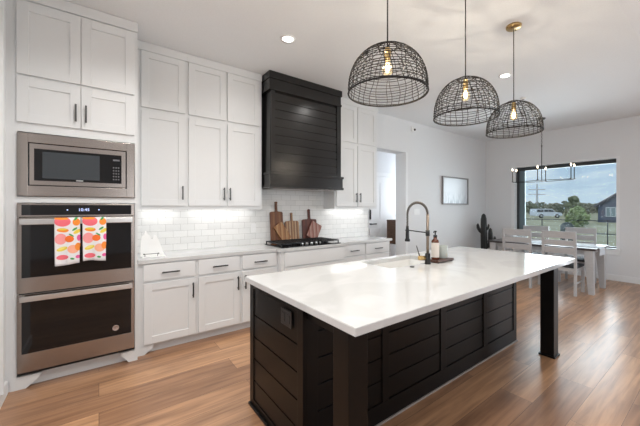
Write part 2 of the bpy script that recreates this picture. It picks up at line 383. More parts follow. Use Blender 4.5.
# ------------------------------------------------------------------ oven tower
TY = 3.42
t = thing('oven_cabinet', (-.13, 3.73, 0), 'white floor-to-ceiling cabinet tower holding the microwave and double oven', 'cabinet')
mb = MB()
mb.box(-.537, -.500, TY, WB, .0, 3.04).box(.262, .283, TY, WB, .10, 3.04)         # sides
mb.box(-.500, .262, TY, WB, 2.01, 3.04).box(-.500, .262, TY+.05, WB, .10, .112)      # upper box, bottom
mb.box(-.500, .262, TY, TY+.05, 1.455, 1.503).box(-.500, .262, 3.98, WB, .112, 2.01)
mb.box(-.56, -.537, TY+.004, TY+.03, 0, 3.04)
mb.build('cabinet_body', M_cab, t)
MB().box(-.55, .2835, TY-.018, WB, 3.04, 3.128, .004).build('crown', M_cab, t)
mb = MB(); mb.prism([(-.537, 0), (-.45, 0), (-.38, .06), (-.36, .10), (-.537, .10)], TY-.002, TY+.02)
mb.prism([(.15, .10), (.17, .06), (.215, 0), (.283, 0), (.283, .10)], TY-.002, TY+.02).box(.262, .283, TY+.02, WB, 0, .10).box(-.50, .262, TY+.05, TY+.07, 0, .10)
mb.build('toe_kick', M_cab, t)
for x0, x1 in ((-.5, -.121), (-.117, .256)): shaker('door', x0, x1, 2.455, 3.022, TY-.02, t)
d = shaker('door', -.5, -.121, 2.082, 2.432, TY-.02, t); pull(-.152, 2.205, .145, TY-.02, d)
d = shaker('door', -.117, .256, 2.082, 2.432, TY-.02, t); pull(-.086, 2.205, .145, TY-.02, d)

# ------------------------------------------------------------------ microwave
t = thing('microwave', (-.12, 3.6, 1.507), 'built-in stainless microwave framed into the tower above the double oven', 'microwave')
mb = MB(); a0, a1, c0, c1 = -.498, .257, 1.508, 2.0; b0, b1, e0, e1 = -.437, .199, 1.588, 1.928
mb.box(a0, b0, TY-.022, TY, c0, c1, .002).box(b1, a1, TY-.022, TY, c0, c1, .002).box(b0, b1, TY-.022, TY, c0, e0, .002).box(b0, b1, TY-.022, TY, e1, c1, .002)
mb.build('trim_frame', M_steel, t)
MB().box(b0, b1, TY-.006, TY+.38, e0, e1).build('housing', M_glassb, t)
mb = MB(); mb.box(-.428, -.402, TY-.026, TY-.006, e0+.008, e1-.008).box(.16, .190, TY-.026, TY-.006, e0+.008, e1-.008).box(-.402, .16, TY-.026, TY-.006, e0+.008, e0+.042).box(-.402, .16, TY-.026, TY-.006, e1-.046, e1-.008)
dd = mb.build('door', M_steel, t)
MB().box(-.402, .16, TY-.022, TY-.007, e0+.042, e1-.046).build('door_glass', M_glassb, dd)
MB().box(-.355, .005, TY-.024, TY-.022, e0+.062, e1-.066).build('window_mesh', M_mwin, dd)
mb = MB()
for i in range(5):
    for j in range(3): mb.box(.098+.018*j, .108+.018*j, TY-.0235, TY-.022, 1.66+.026*i, 1.672+.026*i)
mb.box(.098, .146, TY-.0235, TY-.022, 1.83, 1.845)
mb.build('keypad', mat('keypad_grey', (.12, .12, .13), .4), dd)
mb = MB(); mb.box(-.15, -.105, TY-.0238, TY-.022, 1.636, 1.646)
mb.build('maker_badge', M_steel_l, dd)

# ------------------------------------------------------------------ double wall oven
t = thing('wall_oven', (-.12, 3.6, .113), 'stainless double wall oven with black glass doors, built into the white tower', 'oven')
OY = TY-.03
MB().box(-.49, .25, TY, 3.95, .125, 1.44).build('oven_housing', M_dark, t)
mb = MB(); mb.box(-.497, .257, OY+.006, TY, 1.343, 1.449, .002); cp = mb.build('control_panel', M_steel, t)
MB().box(-.472, .233, OY+.002, OY+.0058, 1.356, 1.438).build('panel_glass', M_glassb, cp)
def text(body, size, loc, m, parent, name, rot=(PI/2, 0, 0), ext=.0006):
    cu = bpy.data.curves.new(name, 'FONT'); cu.body = body; cu.size = size; cu.extrude = ext; cu.align_x = 'CENTER'; cu.align_y = 'CENTER'
    o = bpy.data.objects.new(name, cu); C.objects.link(o)
    dg = bpy.context.evaluated_depsgraph_get(); me = bpy.data.meshes.new_from_object(o.evaluated_get(dg)); bpy.data.objects.remove(o)
    me.transform(Matrix.Translation(loc) @ Matrix.Rotation(rot[2], 4, 'Z') @ Matrix.Rotation(rot[0], 4, 'X')); me.materials.clear(); me.materials.append(m)
    o = bpy.data.objects.new(name, me); C.objects.link(o)
    w = Vector((0, 0, 0)); p = parent
    while p is not None: w += Vector(p.location); p = p.parent
    me.transform(Matrix.Translation(-w)); o.parent = parent
    return o
text('10:45', .034, (-.10, OY+.0012, 1.397), M_display, cp, 'clock_digits')
mb = MB(); mb.lathe([(0, 0), (.005, 0), (.005, .001), (0, .001)], n=12, mtx=Matrix.Translation((-.205, OY+.0018, 1.397)) @ Matrix.Rotation(PI/2, 4, 'X'))
mb.build('indicator_light', M_display, cp); mb = MB()
mb.lathe([(0, 0), (.005, 0), (.005, .001), (0, .001)], n=12, mtx=Matrix.Translation((.0, OY+.0018, 1.397)) @ Matrix.Rotation(PI/2, 4, 'X'))
mb.build('indicator_light', M_display, cp)
def oven_door(z0, z1, g0, g1, h0, h1):
    mb = MB()
    mb.box(-.497, .257, OY+.006, TY, z0, g0, .0015).box(-.497, .257, OY+.006, TY, g1, z1, .0015)
    mb.box(-.497, -.472, OY+.006, TY, g0, g1).box(.233, .257, OY+.006, TY, g0, g1)
    d = mb.build('door', M_steel, t)
    MB().box(-.472, .233, OY+.005, TY-.004, g0, g1).build('door_window', M_glassb, d)
    mb = MB(); mb.box(-.478, .240, OY-.052, OY-.036, h0, h1, .005)
    for x in (-.465, .225): mb.box(x-.009, x+.009, OY-.038, OY+.006, h0+.006, h1-.006)
    mb.build('handle', M_steel_l, d); return d
oven_door(.747, 1.338, .868, 1.290, 1.283, 1.328)
d2 = oven_door(.132, .740, .276, .690, .690, .732)
mb = MB(); mb.lathe([(0, 0), (.024, 0), (.024, .002), (.020, .003), (.020, .002), (0, .002)], n=28, mtx=Matrix.Translation((.118, OY+.0045, .345)) @ Matrix.Rotation(PI/2, 4, 'X'))
bd = mb.build('round_badge', mat('rose_badge', (.62, .50, .45), .3, metal=.7), d2)
mb = MB()
for s, ph in ((1, 0), (-1, PI)):
    mb.tube([(.118+s*(.004+.008*math.cos(a)), OY+.0005, .345+.011*math.sin(a)) for a in [ph+i*.5 for i in range(11)]], .0012, 5)
mb.build('badge_monogram', mat('badge_line', (.25, .16, .13), .4, metal=.5), d2)
MB().box(-.497, .257, OY+.012, TY, .113, .128).build('vent_strip', M_dark, t)

# ------------------------------------------------------------------ towels on the upper handle
def towel_mat():
    m = bpy.data.materials.new('fruit_print_cotton'); m.use_nodes = True; tt = m.node_tree; b = tt.nodes['Principled BSDF']; N = tt.nodes.new; K = tt.links.new
    tc = N('ShaderNodeTexCoord'); prev = None; base = (.80, .78, .80, 1)
    # (cx, cz, rx, rz, rotation, colour) in metres from the top centre of the hanging face
    A = (.85, .16, .20); PK = (.88, .33, .33); OR = (.90, .28, .04); YE = (.80, .62, .07); GR = (.06, .33, .09); PE = (.90, .42, .28); MG = (.80, .12, .35)
    E_ = [(-.030, -.030, .050, .040, .1, A), (-.045, -.003, .05, .012, .1, OR), (.055, -.035, .024, .030, 0, OR), (.052, -.006, .008, .020, .5, GR),
          (-.028, -.100, .036, .017, .1, OR), (-.03, -.092, .028, .008, .1, YE), (.062, -.112, .030, .014, -.6, YE), (.045, -.093, .008, .020, .9, GR),
          (-.040, -.170, .036, .044, 0, PK), (.012, -.172, .028, .027, 0, (.86, .17, .03)), (.024, -.142, .006, .020, -.9, GR), (.072, -.165, .014, .026, 0, MG),
          (-.032, -.250, .034, .016, -.35, YE), (-.034, -.244, .026, .010, -.35, (.88, .75, .2)), (.035, -.256, .036, .034, .4, PE), (.066, -.238, .020, .032, 0, OR),
          (-.030, -.318, .036, .020, 0, A), (.030, -.334, .014, .008, .3, GR), (.066, -.320, .016, .014, 0, MG)]
    for cx_, cz_, rx, rz, ro, col in E_:
        mp = N('ShaderNodeMapping'); mp.vector_type = 'TEXTURE'; mp.inputs['Location'].default_value = (cx_, 0, cz_); mp.inputs['Rotation'].default_value = (0, ro, 0); mp.inputs['Scale'].default_value = (rx, 1, rz)
        K(tc.outputs['Object'], mp.inputs[0])
        v = N('ShaderNodeVectorMath'); v.operation = 'MULTIPLY'; v.inputs[1].default_value = (1, 0, 1); K(mp.outputs[0], v.inputs[0])
        ln = N('ShaderNodeVectorMath'); ln.operation = 'LENGTH'; K(v.outputs[0], ln.inputs[0])
        lt = N('ShaderNodeMath'); lt.operation = 'LESS_THAN'; lt.inputs[1].default_value = 1; K(ln.outputs['Value'], lt.inputs[0])
        mxn = N('ShaderNodeMixRGB'); mxn.inputs[2].default_value = (*col, 1); K(lt.outputs[0], mxn.inputs[0])
        if prev is None: mxn.inputs[1].default_value = base
        else: K(prev.outputs[0], mxn.inputs[1])
        prev = mxn
    K(prev.outputs[0], b.inputs['Base Color']); b.inputs['Roughness'].default_value = .9; return m
M_towel = towel_mat()
def towel(x0, x1, drop, seed, label):
    rnd = random.Random(seed); ztop = 1.332; yb = OY-.044
    bb = bmesh.new(); nx = 18; th = .004
    path = [(yb+.0142, 1.332-.24)] + [(yb+.0142, 1.332-.24+.24*k/8) for k in range(1, 8)] + [(yb+.012, 1.331), (yb, 1.3345), (yb-.012, 1.331)]
    nf = 16; path += [(yb-.0150, 1.331-drop*k/nf) for k in range(1, nf+1)]
    rows = []
    for j, (y, z) in enumerate(path):
        row = []
        for i in range(nx+1):
            u = i/nx; x = x0+(x1-x0)*u; s = max(0, (1.325-z)/drop) if y < yb else 0
            wob = -.005*s*(1+math.sin(u*9+seed*2)) - (.003*s*math.sin(u*5+seed))
            xs = x+(.0-.004*s)*(1 if u < .5 else -1)*(-1)
            zz = z-(.008*math.sin(u*3+seed)*s)
            row.append(bb.verts.new((xs, y+wob, zz)))
        rows.append(row)
    for A, B in zip(rows, rows[1:]):
        for i in range(nx): bb.faces.new((A[i], A[i+1], B[i+1], B[i]))
    for f in bb.faces: f.smooth = True
    bmesh.ops.recalc_face_normals(bb, faces=bb.faces)
    m_ = MB(); m_.b.free(); m_.b = bb
    o = m_.build('kitchen_towel', M_towel, loc=((x0+x1)/2, yb, 1.333))
    sd = o.modifiers.new('thick', 'SOLIDIFY'); sd.thickness = .0016; sd.offset = 0
    tag(o, label, 'towel', 'fruit print towels on the oven handle')
towel(-.280, -.122, .375, 1, 'fruit-print dish towel on the upper oven handle, the left and longer one')
towel(-.108, .050, .365, 4, 'fruit-print dish towel on the upper oven handle, the right and shorter one')

# ------------------------------------------------------------------ wall cabinets
UY = 3.76; UB = 1.40
def wall_unit(x0, x1, doors, label, lightpow):
    t = thing('wall_cabinet', ((x0+x1)/2, 3.9, UB), label, 'cabinet', 'white wall cabinets')
    mb = MB(); mb.box(x0, x1, UY, WB, UB+.03, 3.04).box(x0, x1, UY, UY+.02, UB, UB+.03).box(x0, x0+.016, UY+.02, WB-.013, UB, UB+.03).box(x1-.016, x1, UY+.02, WB-.013, UB, UB+.03); mb.build('cabinet_body', M_cab, t)
    MB().box(x0, x1, UY-.016, WB, 3.04, 3.128, .003).build('crown', M_cab, t)
    for dx0, dx1, hx in doors:
        shaker('door', dx0, dx1, 2.455, 3.035, UY-.02, t)
        d = shaker('door', dx0, dx1, 1.437, 2.415, UY-.02, t); pull(hx, 1.578, .15, UY-.02, d)
    MB().box(x0+.06, x1-.06, 3.93, 3.955, UB+.018, UB+.03).build('light_strip', M_led, t)
    a = area('under_cabinet_light', ((x0+x1)/2, 3.94, UB+.014), (0, 0, 0), x1-x0-.12, .03, lightpow, (1, .97, .93)); return t
wall_unit(.284, .770, [(.341, .752, .723)], 'tall white wall cabinet with one stacked door column, beside the oven tower', .7)
wall_unit(.770, 1.655, [(.787, 1.196, 1.170), (1.216, 1.625, 1.240)], 'white wall cabinet with paired doors, left of the black hood', 1.3)
wall_unit(2.83, 3.735, [(2.862, 3.276, 3.250), (3.296, 3.712, 3.332)], 'white wall cabinet with paired doors, right of the black hood', 1.2)

# ------------------------------------------------------------------ range hood
t = thing('range_hood', (2.25, 3.8, 1.68), 'black wooden shiplap range hood hanging above the gas cooktop', 'range hood')
hx0, hx1 = 1.665, 2.815
bb = bmesh.new()
def frustum(mb, x0, x1, yb0, z0, X0, X1, yt, z1):
    b = bmesh.new(); v = [b.verts.new(p) for p in ((x0, yb0, z0), (x1, yb0, z0), (x1, WB, z0), (x0, WB, z0), (X0, yt, z1), (X1, yt, z1), (X1, WB, z1), (X0, WB, z1))]
    for f in ((0, 1, 2, 3), (7, 6, 5, 4), (0, 4, 5, 1), (1, 5, 6, 2), (2, 6, 7, 3), (3, 7, 4, 0)): b.faces.new([v[i] for i in f])
    bmesh.ops.recalc_face_normals(b, faces=b.faces); mb._merge(b)
mb = MB(); frustum(mb, hx0+.022, hx1-.0, 3.575, 1.86, hx0+.03, hx1-.03, 3.590, 2.90); mb.build('hood_body', M_hood, t)
mb = MB(); mb.box(hx0, hx1, 3.545, WB, 3.04, CEIL-.003, .004).box(hx0+.008, hx1-.012, 3.560, WB, 2.925, 3.04, .002).box(hx0+.002, hx1-.004, 3.550, WB, 2.895, 2.925, .003); mb.build('top_moulding', M_hood, t)
mb = MB(); mb.box(hx0+.012, hx1+.018, 3.556, WB, 1.70, 1.835).box(hx0+.004, hx1+.03, 3.545, WB, 1.835, 1.868, .003).box(hx0+.004, hx1+.03, 3.545, WB, 1.675, 1.705, .003); mb.build('bottom_moulding', M_hood, t)
# shiplap boards set in a frame on the front
mb = MB(); n = 9; z0_, z1_ = 1.905, 2.885; hh = (z1_-z0_)/n
for i in range(n):
    za = z0_+i*hh; fr_ = (za-1.86)/1.04; yy = 3.575+.015*fr_
    mb.box(hx0+.085, hx1-.085, yy-.010, yy+.02, za, za+hh-.013, .002)
mb.build('shiplap_boards', M_hood, t)
mb = MB(); mb.box(hx0+.03, hx0+.082, 3.560, 3.60, 1.868, 2.895, .002).box(hx1-.082, hx1-.012, 3.560, 3.60, 1.868, 2.895, .002).box(hx0+.082, hx1-.082, 3.560, 3.60, 1.868, 1.900, .002); mb.build('front_frame', M_hood, t)
MB().box(hx0+.10, hx1-.10, 3.65, 3.97, 1.664, 1.676).build('filter_grille', M_steel, t)

# ------------------------------------------------------------------ base cabinets
BY = 3.49; CT = .878   # face and top of the boxes
def base_unit(x0, x1, label, parts, y=BY, feet=(False, False)):
    t = thing('base_cabinet', ((x0+x1)/2, 3.8, 0), label, 'cabinet', 'white base cabinets')
    mb = MB(); mb.box(x0, x1, y, WB, .085, CT); mb.build('cabinet_body', M_cab, t)
    mb = MB(); mb.box(x0, x1, y+.05, y+.07, 0, .085)
    if feet[0]: mb.prism([(x0, 0), (x0+.06, 0), (x0+.13, .05), (x0+.14, .085), (x0, .085)], y-.001, y+.05)
    if feet[1]: mb.prism([(x1-.14, .085), (x1-.13, .05), (x1-.06, 0), (x1, 0), (x1, .085)], y-.001, y+.05)
    mb.build('toe_kick', M_cab, t)
    for p in parts:
        if p[0] == 'drawer':
            d = shaker('drawer', p[1], p[2], p[3], p[4], y-.02, t, slab=True)
            if len(p) < 6: pull((p[1]+p[2])/2, (p[3]+p[4])/2-.008, .16, y-.02, d, False)
        else:
            d = shaker('door', p[1], p[2], p[3], p[4], y-.02, t); pull(p[5], .565, .155, y-.02, d)
    return t
base_unit(.284, .812, 'white base cabinet with one drawer and door, next to the oven tower', [('drawer', .335, .795, .708, .868), ('door', .338, .797, .10, .683, .769)], feet=(True, False))
base_unit(.812, 1.282, 'white base cabinet with one drawer and door, second from the oven tower', [('drawer', .826, 1.264, .708, .868), ('door', .828, 1.266, .10, .683, 1.240)])
base_unit(1.282, 1.745, 'white base cabinet with one drawer and door, just left of the cooktop cabinet', [('drawer', 1.297, 1.722, .708, .868), ('door', 1.297, 1.722, .10, .683, 1.325)])
base_unit(1.745, 2.745, 'white cooktop base cabinet standing slightly proud under the gas burners', [('drawer', 1.79, 2.715, .69, .868, 0), ('drawer', 1.79, 2.715, .40, .675), ('drawer', 1.79, 2.715, .11, .385)], y=3.40, feet=(True, True))
base_unit(2.745, 3.205, 'white drawer cabinet just right of the gas cooktop', [('drawer', 2.775, 3.185, .71, .868), ('drawer', 2.775, 3.185, .41, .69), ('drawer', 2.775, 3.185, .10, .39)])
base_unit(3.205, 3.765, 'white drawer cabinet at the far end of the wall run by the opening', [('drawer', 3.225, 3.735, .71, .868), ('drawer', 3.225, 3.735, .41, .69), ('drawer', 3.225, 3.735, .10, .39)])
# perimeter worktop
cy = 3.462; cb = 3.372
mb = MB(); mb.prism([(.290, WB-.012), (.290, cy), (1.715, cy), (1.730, cb), (2.760, cb), (2.775, cy), (3.80, cy), (3.80, WB-.012)], CT, .915, 'z', .002)
o = mb.build('worktop', M_quartz, loc=(2, 3.8, CT)); tag(o, 'long white quartz worktop along the tiled kitchen wall', 'worktop')
# tiled splashback
o = MB().box(.283, 3.80, WB-.012, WB, .915, 1.674).build('backsplash', M_tile, loc=(2, WB, .915)); tag(o, 'glossy white subway tile backsplash behind the cooktop', 'backsplash')
def plate(name, loc, w_, h_, label, cat, m, axis='y', kind='outlet', group=None):
    t = thing(name, loc, label, cat, group)
    x, y, z = loc
    if axis == 'y':
        MB().box(x-w_/2, x+w_/2, y-.006, y, z-h_/2, z+h_/2, .002).build('cover_plate', m, t)
        f = lambda dx, dz, a, b: MB().box(x+dx-a/2, x+dx+a/2, y-.0085, y-.006, z+dz-b/2, z+dz+b/2, .001)
    else:
        MB().box(x-.006, x, y-w_/2, y+w_/2, z-h_/2, z+h_/2, .002).build('cover_plate', m, t)
        f = lambda dx, dz, a, b: MB().box(x-.0085, x-.006, y+dx-a/2, y+dx+a/2, z+dz-b/2, z+dz+b/2, .001)
    if kind == 'outlet':
        for dz in (-.022, .022): f(0, dz, .034, .030).build('socket', m, t)
    elif kind == 'outlet_wide':
        for dx in (-.028, .028): f(dx, 0, .034, .05).build('socket', m, t)
    else:
        for dx in ((-.023, .023) if w_ > .1 else (0,)): f(dx, 0, .033, .066).build('rocker', m, t)
    return t
plate('wall_outlet', (1.655, WB-.012, 1.14), .075, .118, 'white wall outlet on the tiles between the wall cabinets and cutting boards', 'outlet', M_white)
plate('light_switch', (5.08, WP, 1.335), .17, .118, 'white double light switch on the wall behind the faucet', 'switch', M_white, kind='switch')

# ------------------------------------------------------------------ gas cooktop
kx0, kx1, ky0, ky1 = 1.77, 2.70, 3.43, 3.918
t = thing('gas_cooktop', (2.25, 3.72, .915), 'black five-burner gas cooktop with iron grates set in the worktop', 'cooktop')
MB().box(kx0, kx1, ky0, ky1, .915, .925, .003).build('cooktop_surface', M_glassb, t)
for i in range(3):
    x0 = kx0+.012+i*.303; x1 = x0+.297; mb = MB(); z = .966; y0 = ky0+ (.03 if i != 1 else .10); y1 = ky1-.012
    r = .006
    mb.box(x0, x1, y0, y0+.012, z-.014, z).box(x0, x1, y1-.012, y1, z-.014, z).box(x0, x0+.012, y0, y1, z-.014, z).box(x1-.012, x1, y0, y1, z-.014, z)
    mb.box(x0, x1, (y0+y1)/2-.006, (y0+y1)/2+.006, z-.012, z)
    for q in (.2, .35, .5, .65, .8): mb.box(x0+(x1-x0)*q-.005, x0+(x1-x0)*q+.005, y0, y1, z-.012, z)
    for fx in (x0+.006, x1-.006):
        for fy in (y0+.006, y1-.006): mb.box(fx-.006, fx+.006, fy-.006, fy+.006, .925, z-.012)
    mb.build('grate', M_iron, t)
for bx_, by_, br_ in ((1.955, 3.58, .035), (1.955, 3.83, .045), (2.25, 3.76, .06), (2.545, 3.58, .035), (2.545, 3.83, .045)):
    MB().lathe([(0, .925), (br_, .925), (br_, .937), (br_*.8, .944), (0, .944)], bx_, by_, 20).build('burner', M_iron, t)
for i in range(5):
    kx = 2.10+.075*i
    MB().lathe([(0, .925), (.021, .925), (.019, .950), (.015, .955), (0, .955)], kx, 3.495, 16).build('knob', M_red_knob, t)

# ------------------------------------------------------------------ cutting boards leaning on the tiles
def board(x, w_, z0, h_, neck_w, neck_h, m, label, roll=0, yb=0, lean=.10, th=.018, rnd=.02, knob=False, y0=3.975):
    """paddle board, local: bottom centre at origin, width on x, height on z"""
    pts = []
    def arc(cx_, cz_, r, a0, a1, n=5):
        for k in range(n+1):
            a = a0+(a1-a0)*k/n; pts.append((cx_+r*math.cos(a), cz_+r*math.sin(a)))
    hw = w_/2
    arc(-hw+rnd, rnd, rnd, PI, 1.5*PI); arc(hw-rnd, rnd, rnd, 1.5*PI, 2*PI)
    if neck_h:
        arc(hw-rnd*1.3, h_-rnd*1.3, rnd*1.3, 0, PI/2)
        pts.append((neck_w*.62, h_+.004)); pts.append((neck_w*.45, h_+.02))
        pts.append((neck_w*.42, h_+neck_h-neck_w*.5))
        arc(0, h_+neck_h-neck_w*.5, neck_w*(.62 if knob else .5), 0, PI, 8)
        pts.append((-neck_w*.42, h_+neck_h-neck_w*.5)); pts.append((-neck_w*.45, h_+.02)); pts.append((-neck_w*.62, h_+.004))
        arc(-hw+rnd*1.3, h_-rnd*1.3, rnd*1.3, PI/2, PI)
    else:
        arc(hw-rnd, h_-rnd, rnd, 0, PI/2); arc(-hw+rnd, h_-rnd, rnd, PI/2, PI)
    mb = MB(); mb.prism(pts, -th, 0)
    # roll in the board plane, then lift so that the lowest corner sits on the counter, then lean back
    R1 = Matrix.Rotation(roll, 4, 'Y'); mb.xf(R1)
    zmin = min(v.co.z for v in mb.b.verts); mb.xf(Matrix.Translation((0, 0, -zmin)))
    Lm = Matrix.Rotation(-lean, 4, 'X')
    o = mb.build('cutting_board', m)
    o.data.transform(Lm)
    zmin = min(v.co.z for v in o.data.vertices)
    o.location = (x, y0, z0-zmin)
    tag(o, label, 'cutting board', 'cutting boards leaning behind the cooktop')
board(1.985, .195, .9155, .445, .036, .14, M_b1, 'tallest dark wooden cutting board with long knobbed handle', lean=.08, knob=True, y0=3.985)
board(2.230, .225,   .9155, .305, .036, .125, M_b3, 'striped cutting board with a short handle, standing between the tall and dark red ones', roll=.0, lean=.10, y0=3.985)
board(2.530, .255, .9155, .325, .042, .155, M_b4, 'dark red-brown cutting board with an upright handle, farthest right of the handled ones', lean=.08, y0=3.985)
board(2.13, .15, .9155, .27, .03, 0, M_b2, 'plain amber cutting board tilted over the front of the tallest one', roll=-.55, lean=.14, y0=3.948, rnd=.012)
board(2.535, .19, .9155, .25, .03, 0, M_b5, 'small rosy striped cutting board tilted in front of the dark red one', roll=.50, lean=.14, y0=3.945, rnd=.012)

# ------------------------------------------------------------------ white recipe stand by the oven tower
t = thing('recipe_stand', (.43, 3.75, .915), 'white carved recipe book stand on the worktop beside the oven tower', 'stand')
prof = [(-.10, 0), (.115, 0), (.10, .05), (.075, .13), (.052, .20), (.035, .215), (.018, .205), (.012, .175), (-.002, .175), (-.006, .205), (-.018, .215), (-.035, .235), (-.045, .265), (-.057, .255), (-.062, .22), (-.085, .205), (-.092, .15), (-.097, .08)]
mb = MB(); mb.prism([(x, z) for x, z in prof], -.012, 0); mb.xf(Matrix.Translation((.43, 3.72, .917)) @ Matrix.Rotation(-.20, 4, 'X')); mb.build('back_panel', M_mount, t)
MB().box(.335, .540, 3.60, 3.72, .915, .925, .003).build('base', M_mount, t)
mb = MB(); mb.tube([(.352, 3.605, .953), (.478, 3.605, .953)], .0028, 8).ball((.352, 3.605, .953), .007, 8).ball((.478, 3.605, .953), .007, 8)
mb.tube([(.36, 3.605, .953), (.36, 3.61, .925)], .003, 6).tube([(.47, 3.605, .953), (.47, 3.61, .925)], .003, 6)
mb.build('retaining_rod', M_handle, t)

# ================================================================== island
IX0, IX1, IY0, IY1 = .835, 3.70, .965, 2.19
bx0, bx1, by0, by1 = .862, 3.500, 1.425, 2.160; IT = .878
t = thing('kitchen_island', (2.2, 1.6, 0), 'black shiplap-panelled kitchen island with square corner legs', 'island')
mb = MB()
mb.box(bx0+.02, bx1-.02, by0+.02, by0+.04, .0, IT).box(bx0+.02, bx0+.04, by0+.04, by1-.02, 0, IT).box(bx1-.04, bx1-.02, by0+.04, by1-.02, 0, IT).box(bx0+.04, bx1-.04, by1-.04, by1-.02, 0, IT)
mb.build('cabinet_body', M_black, t)
def shiplap_x(x0, x1, z0, z1, yf, dep, zs):
    mb = MB(); zz = [z0]+zs+[z1]
    for a, b in zip(zz, zz[1:]): mb.box(x0, x1, yf+dep, yf+.02, a+.004, b-.004, .002)
    return mb
# end panel (faces the oven side)
mb = MB(); mb.box(bx0, bx0+.02, by0, by0+.062, 0, IT, .002).box(bx0, bx0+.02, by1-.062, by1, 0, IT, .002).box(bx0, bx0+.02, by0+.062, by1-.062, IT-.035, IT, .002).box(bx0, bx0+.02, by0+.062, by1-.062, 0, .055, .002)
mb.build('end_frame', M_black, t)
mb = MB(); zs = [.055, .19, .345, .50, .655, .843]
for a, b in zip(zs, zs[1:]): mb.box(bx0+.006, bx0+.02, by0+.062, by1-.062, a+.004, b-.004, .002)
mb.build('end_shiplap', M_black, t)
mb = MB(); mb.box(bx1-.02, bx1, by0, by1, 0, IT, .002); mb.build('far_end_panel', M_black, t)
mb = MB(); mb.box(bx0+.02, bx1-.02, by1-.02, by1, .09, IT, .002); mb.build('working_side_panel', M_black, t)
# long seating side, four framed shiplap panels
st = [(bx0+.02, .96), (1.470, 1.535), (2.125, 2.200), (2.800, 2.872), (3.430, bx1-.02)]
mb = MB()
for a, b in st: mb.box(a, b, by0, by0+.02, .13, IT, .002)
mb.box(bx0+.02, bx1-.02, by0, by0+.02, 0, .13, .002)
mb.build('seating_side_frame', M_black, t)
for (a, b), (c, d) in zip(st, st[1:]):
    shiplap_x(b, c, .13, IT, by0, .008, [.275, .425, .575, .725]).build('shiplap_panel', M_black, t)
mb = MB(); mb.box(bx0-.014, bx0, by0-.014, by1, 0, .018, .004)
mb.build('shoe_moulding', M_black, t)
sh = MB().box(bx0, bx1+.012, by0-.012, by0, 0, .013, .003).build('shoe_moulding', mat('shoe_highlight', (.30, .26, .24), .35), t); sh['label'] = 'floor strip with its highlight in pale beige'  # highlight on the black shoe put into a pale base colour
for x0, x1 in ((bx0, bx0+.115), (3.36, 3.475)):
    mb = MB(); mb.box(x0, x1, 1.04, 1.155, 0.015, IT, .003).box(x0-.012, x1+.012, 1.028, 1.167, 0, .016, .003); mb.build('leg', M_black, t)
for x0, x1 in ((bx0+.03, bx0+.085), (3.39, 3.445)): MB().box(x0, x1, 1.155, by0, IT-.07, IT).build('overhang_bracket', M_black, t)

def slab_hole(x0, x1, y0, y1, hx0, hx1, hy0, hy1, z0, z1):
    b = bmesh.new(); o_ = [(x0, y0), (x1, y0), (x1, y1), (x0, y1)]; h_ = [(hx0, hy0), (hx1, hy0), (hx1, hy1), (hx0, hy1)]
    V = {}
    for z in (z0, z1):
        for n_, l in (('o', o_), ('h', h_)):
            V[n_, z] = [b.verts.new((x, y, z)) for x, y in l]
    for i in range(4):
        j = (i+1) % 4
        b.faces.new((V['o', z1][i], V['o', z1][j], V['h', z1][j], V['h', z1][i])); b.faces.new((V['o', z0][j], V['o', z0][i], V['h', z0][i], V['h', z0][j]))
        b.faces.new((V['o', z0][i], V['o', z0][j], V['o', z1][j], V['o', z1][i])); b.faces.new((V['h', z0][j], V['h', z0][i], V['h', z1][i], V['h', z1][j]))
    bmesh.ops.recalc_face_normals(b, faces=b.faces)
    es = [e for e in b.edges if all(abs(v.co.x-x0) < 1e-5 or abs(v.co.x-x1) < 1e-5 for v in e.verts) and (abs(e.verts[0].co.z-e.verts[1].co.z) < 1e-5)]
    bmesh.ops.bevel(b, geom=es, offset=.0025, segments=2, affect='EDGES')
    m_ = MB(); m_.b.free(); m_.b = b; return m_
sx0, sx1, sy0, sy1 = 1.89, 2.58, 1.735, 2.10
o = slab_hole(IX0, IX1, IY0, IY1, sx0, sx1, sy0, sy1, IT, .915).build('island_worktop', M_quartz, loc=(2.2, 1.6, IT)); tag(o, 'large white quartz slab on top of the black island', 'worktop')
mb = MB(); zb = .66; e = .012
mb.box(sx0-e, sx0, sy0-e, sy1+e, zb, IT).box(sx1, sx1+e, sy0-e, sy1+e, zb, IT).box(sx0, sx1, sy0-e, sy0, zb, IT).box(sx0, sx1, sy1, sy1+e, zb, IT).box(sx0-e, sx1+e, sy0-e, sy1+e, zb-e, zb)
t = thing('kitchen_sink', ((sx0+sx1)/2, (sy0+sy1)/2, zb-e), 'white undermount sink sunk into the island worktop', 'sink')
mb.build('basin', M_mount, t)
MB().lathe([(0, zb), (.045, zb), (.045, zb+.003), (.03, zb+.004), (0, zb+.002)], 2.18, 1.93, 20).build('drain', M_steel_l, t)

# ------------------------------------------------------------------ faucet
fx, fy = 2.305, 1.680
t = thing('faucet', (fx, fy, .915), 'tall spring-neck faucet in black and brass beside the island sink', 'faucet')
MB().lathe([(0, .915), (.027, .915), (.027, .925), (.023, .93), (.023, 1.005), (.018, 1.01), (0, 1.01)], fx, fy, 24).build('base', M_dark, t)
MB().lathe([(0, 1.0), (.0125, 1.0), (.0125, 1.355), (0, 1.355)], fx, fy, 16).build('riser', mat('bronze_tube', (.24, .195, .16), .35, metal=.9), t)
MB().lathe([(0, 1.165), (.0185, 1.165), (.0185, 1.215), (0, 1.215)], fx, fy, 16).build('collar', M_dark, t)
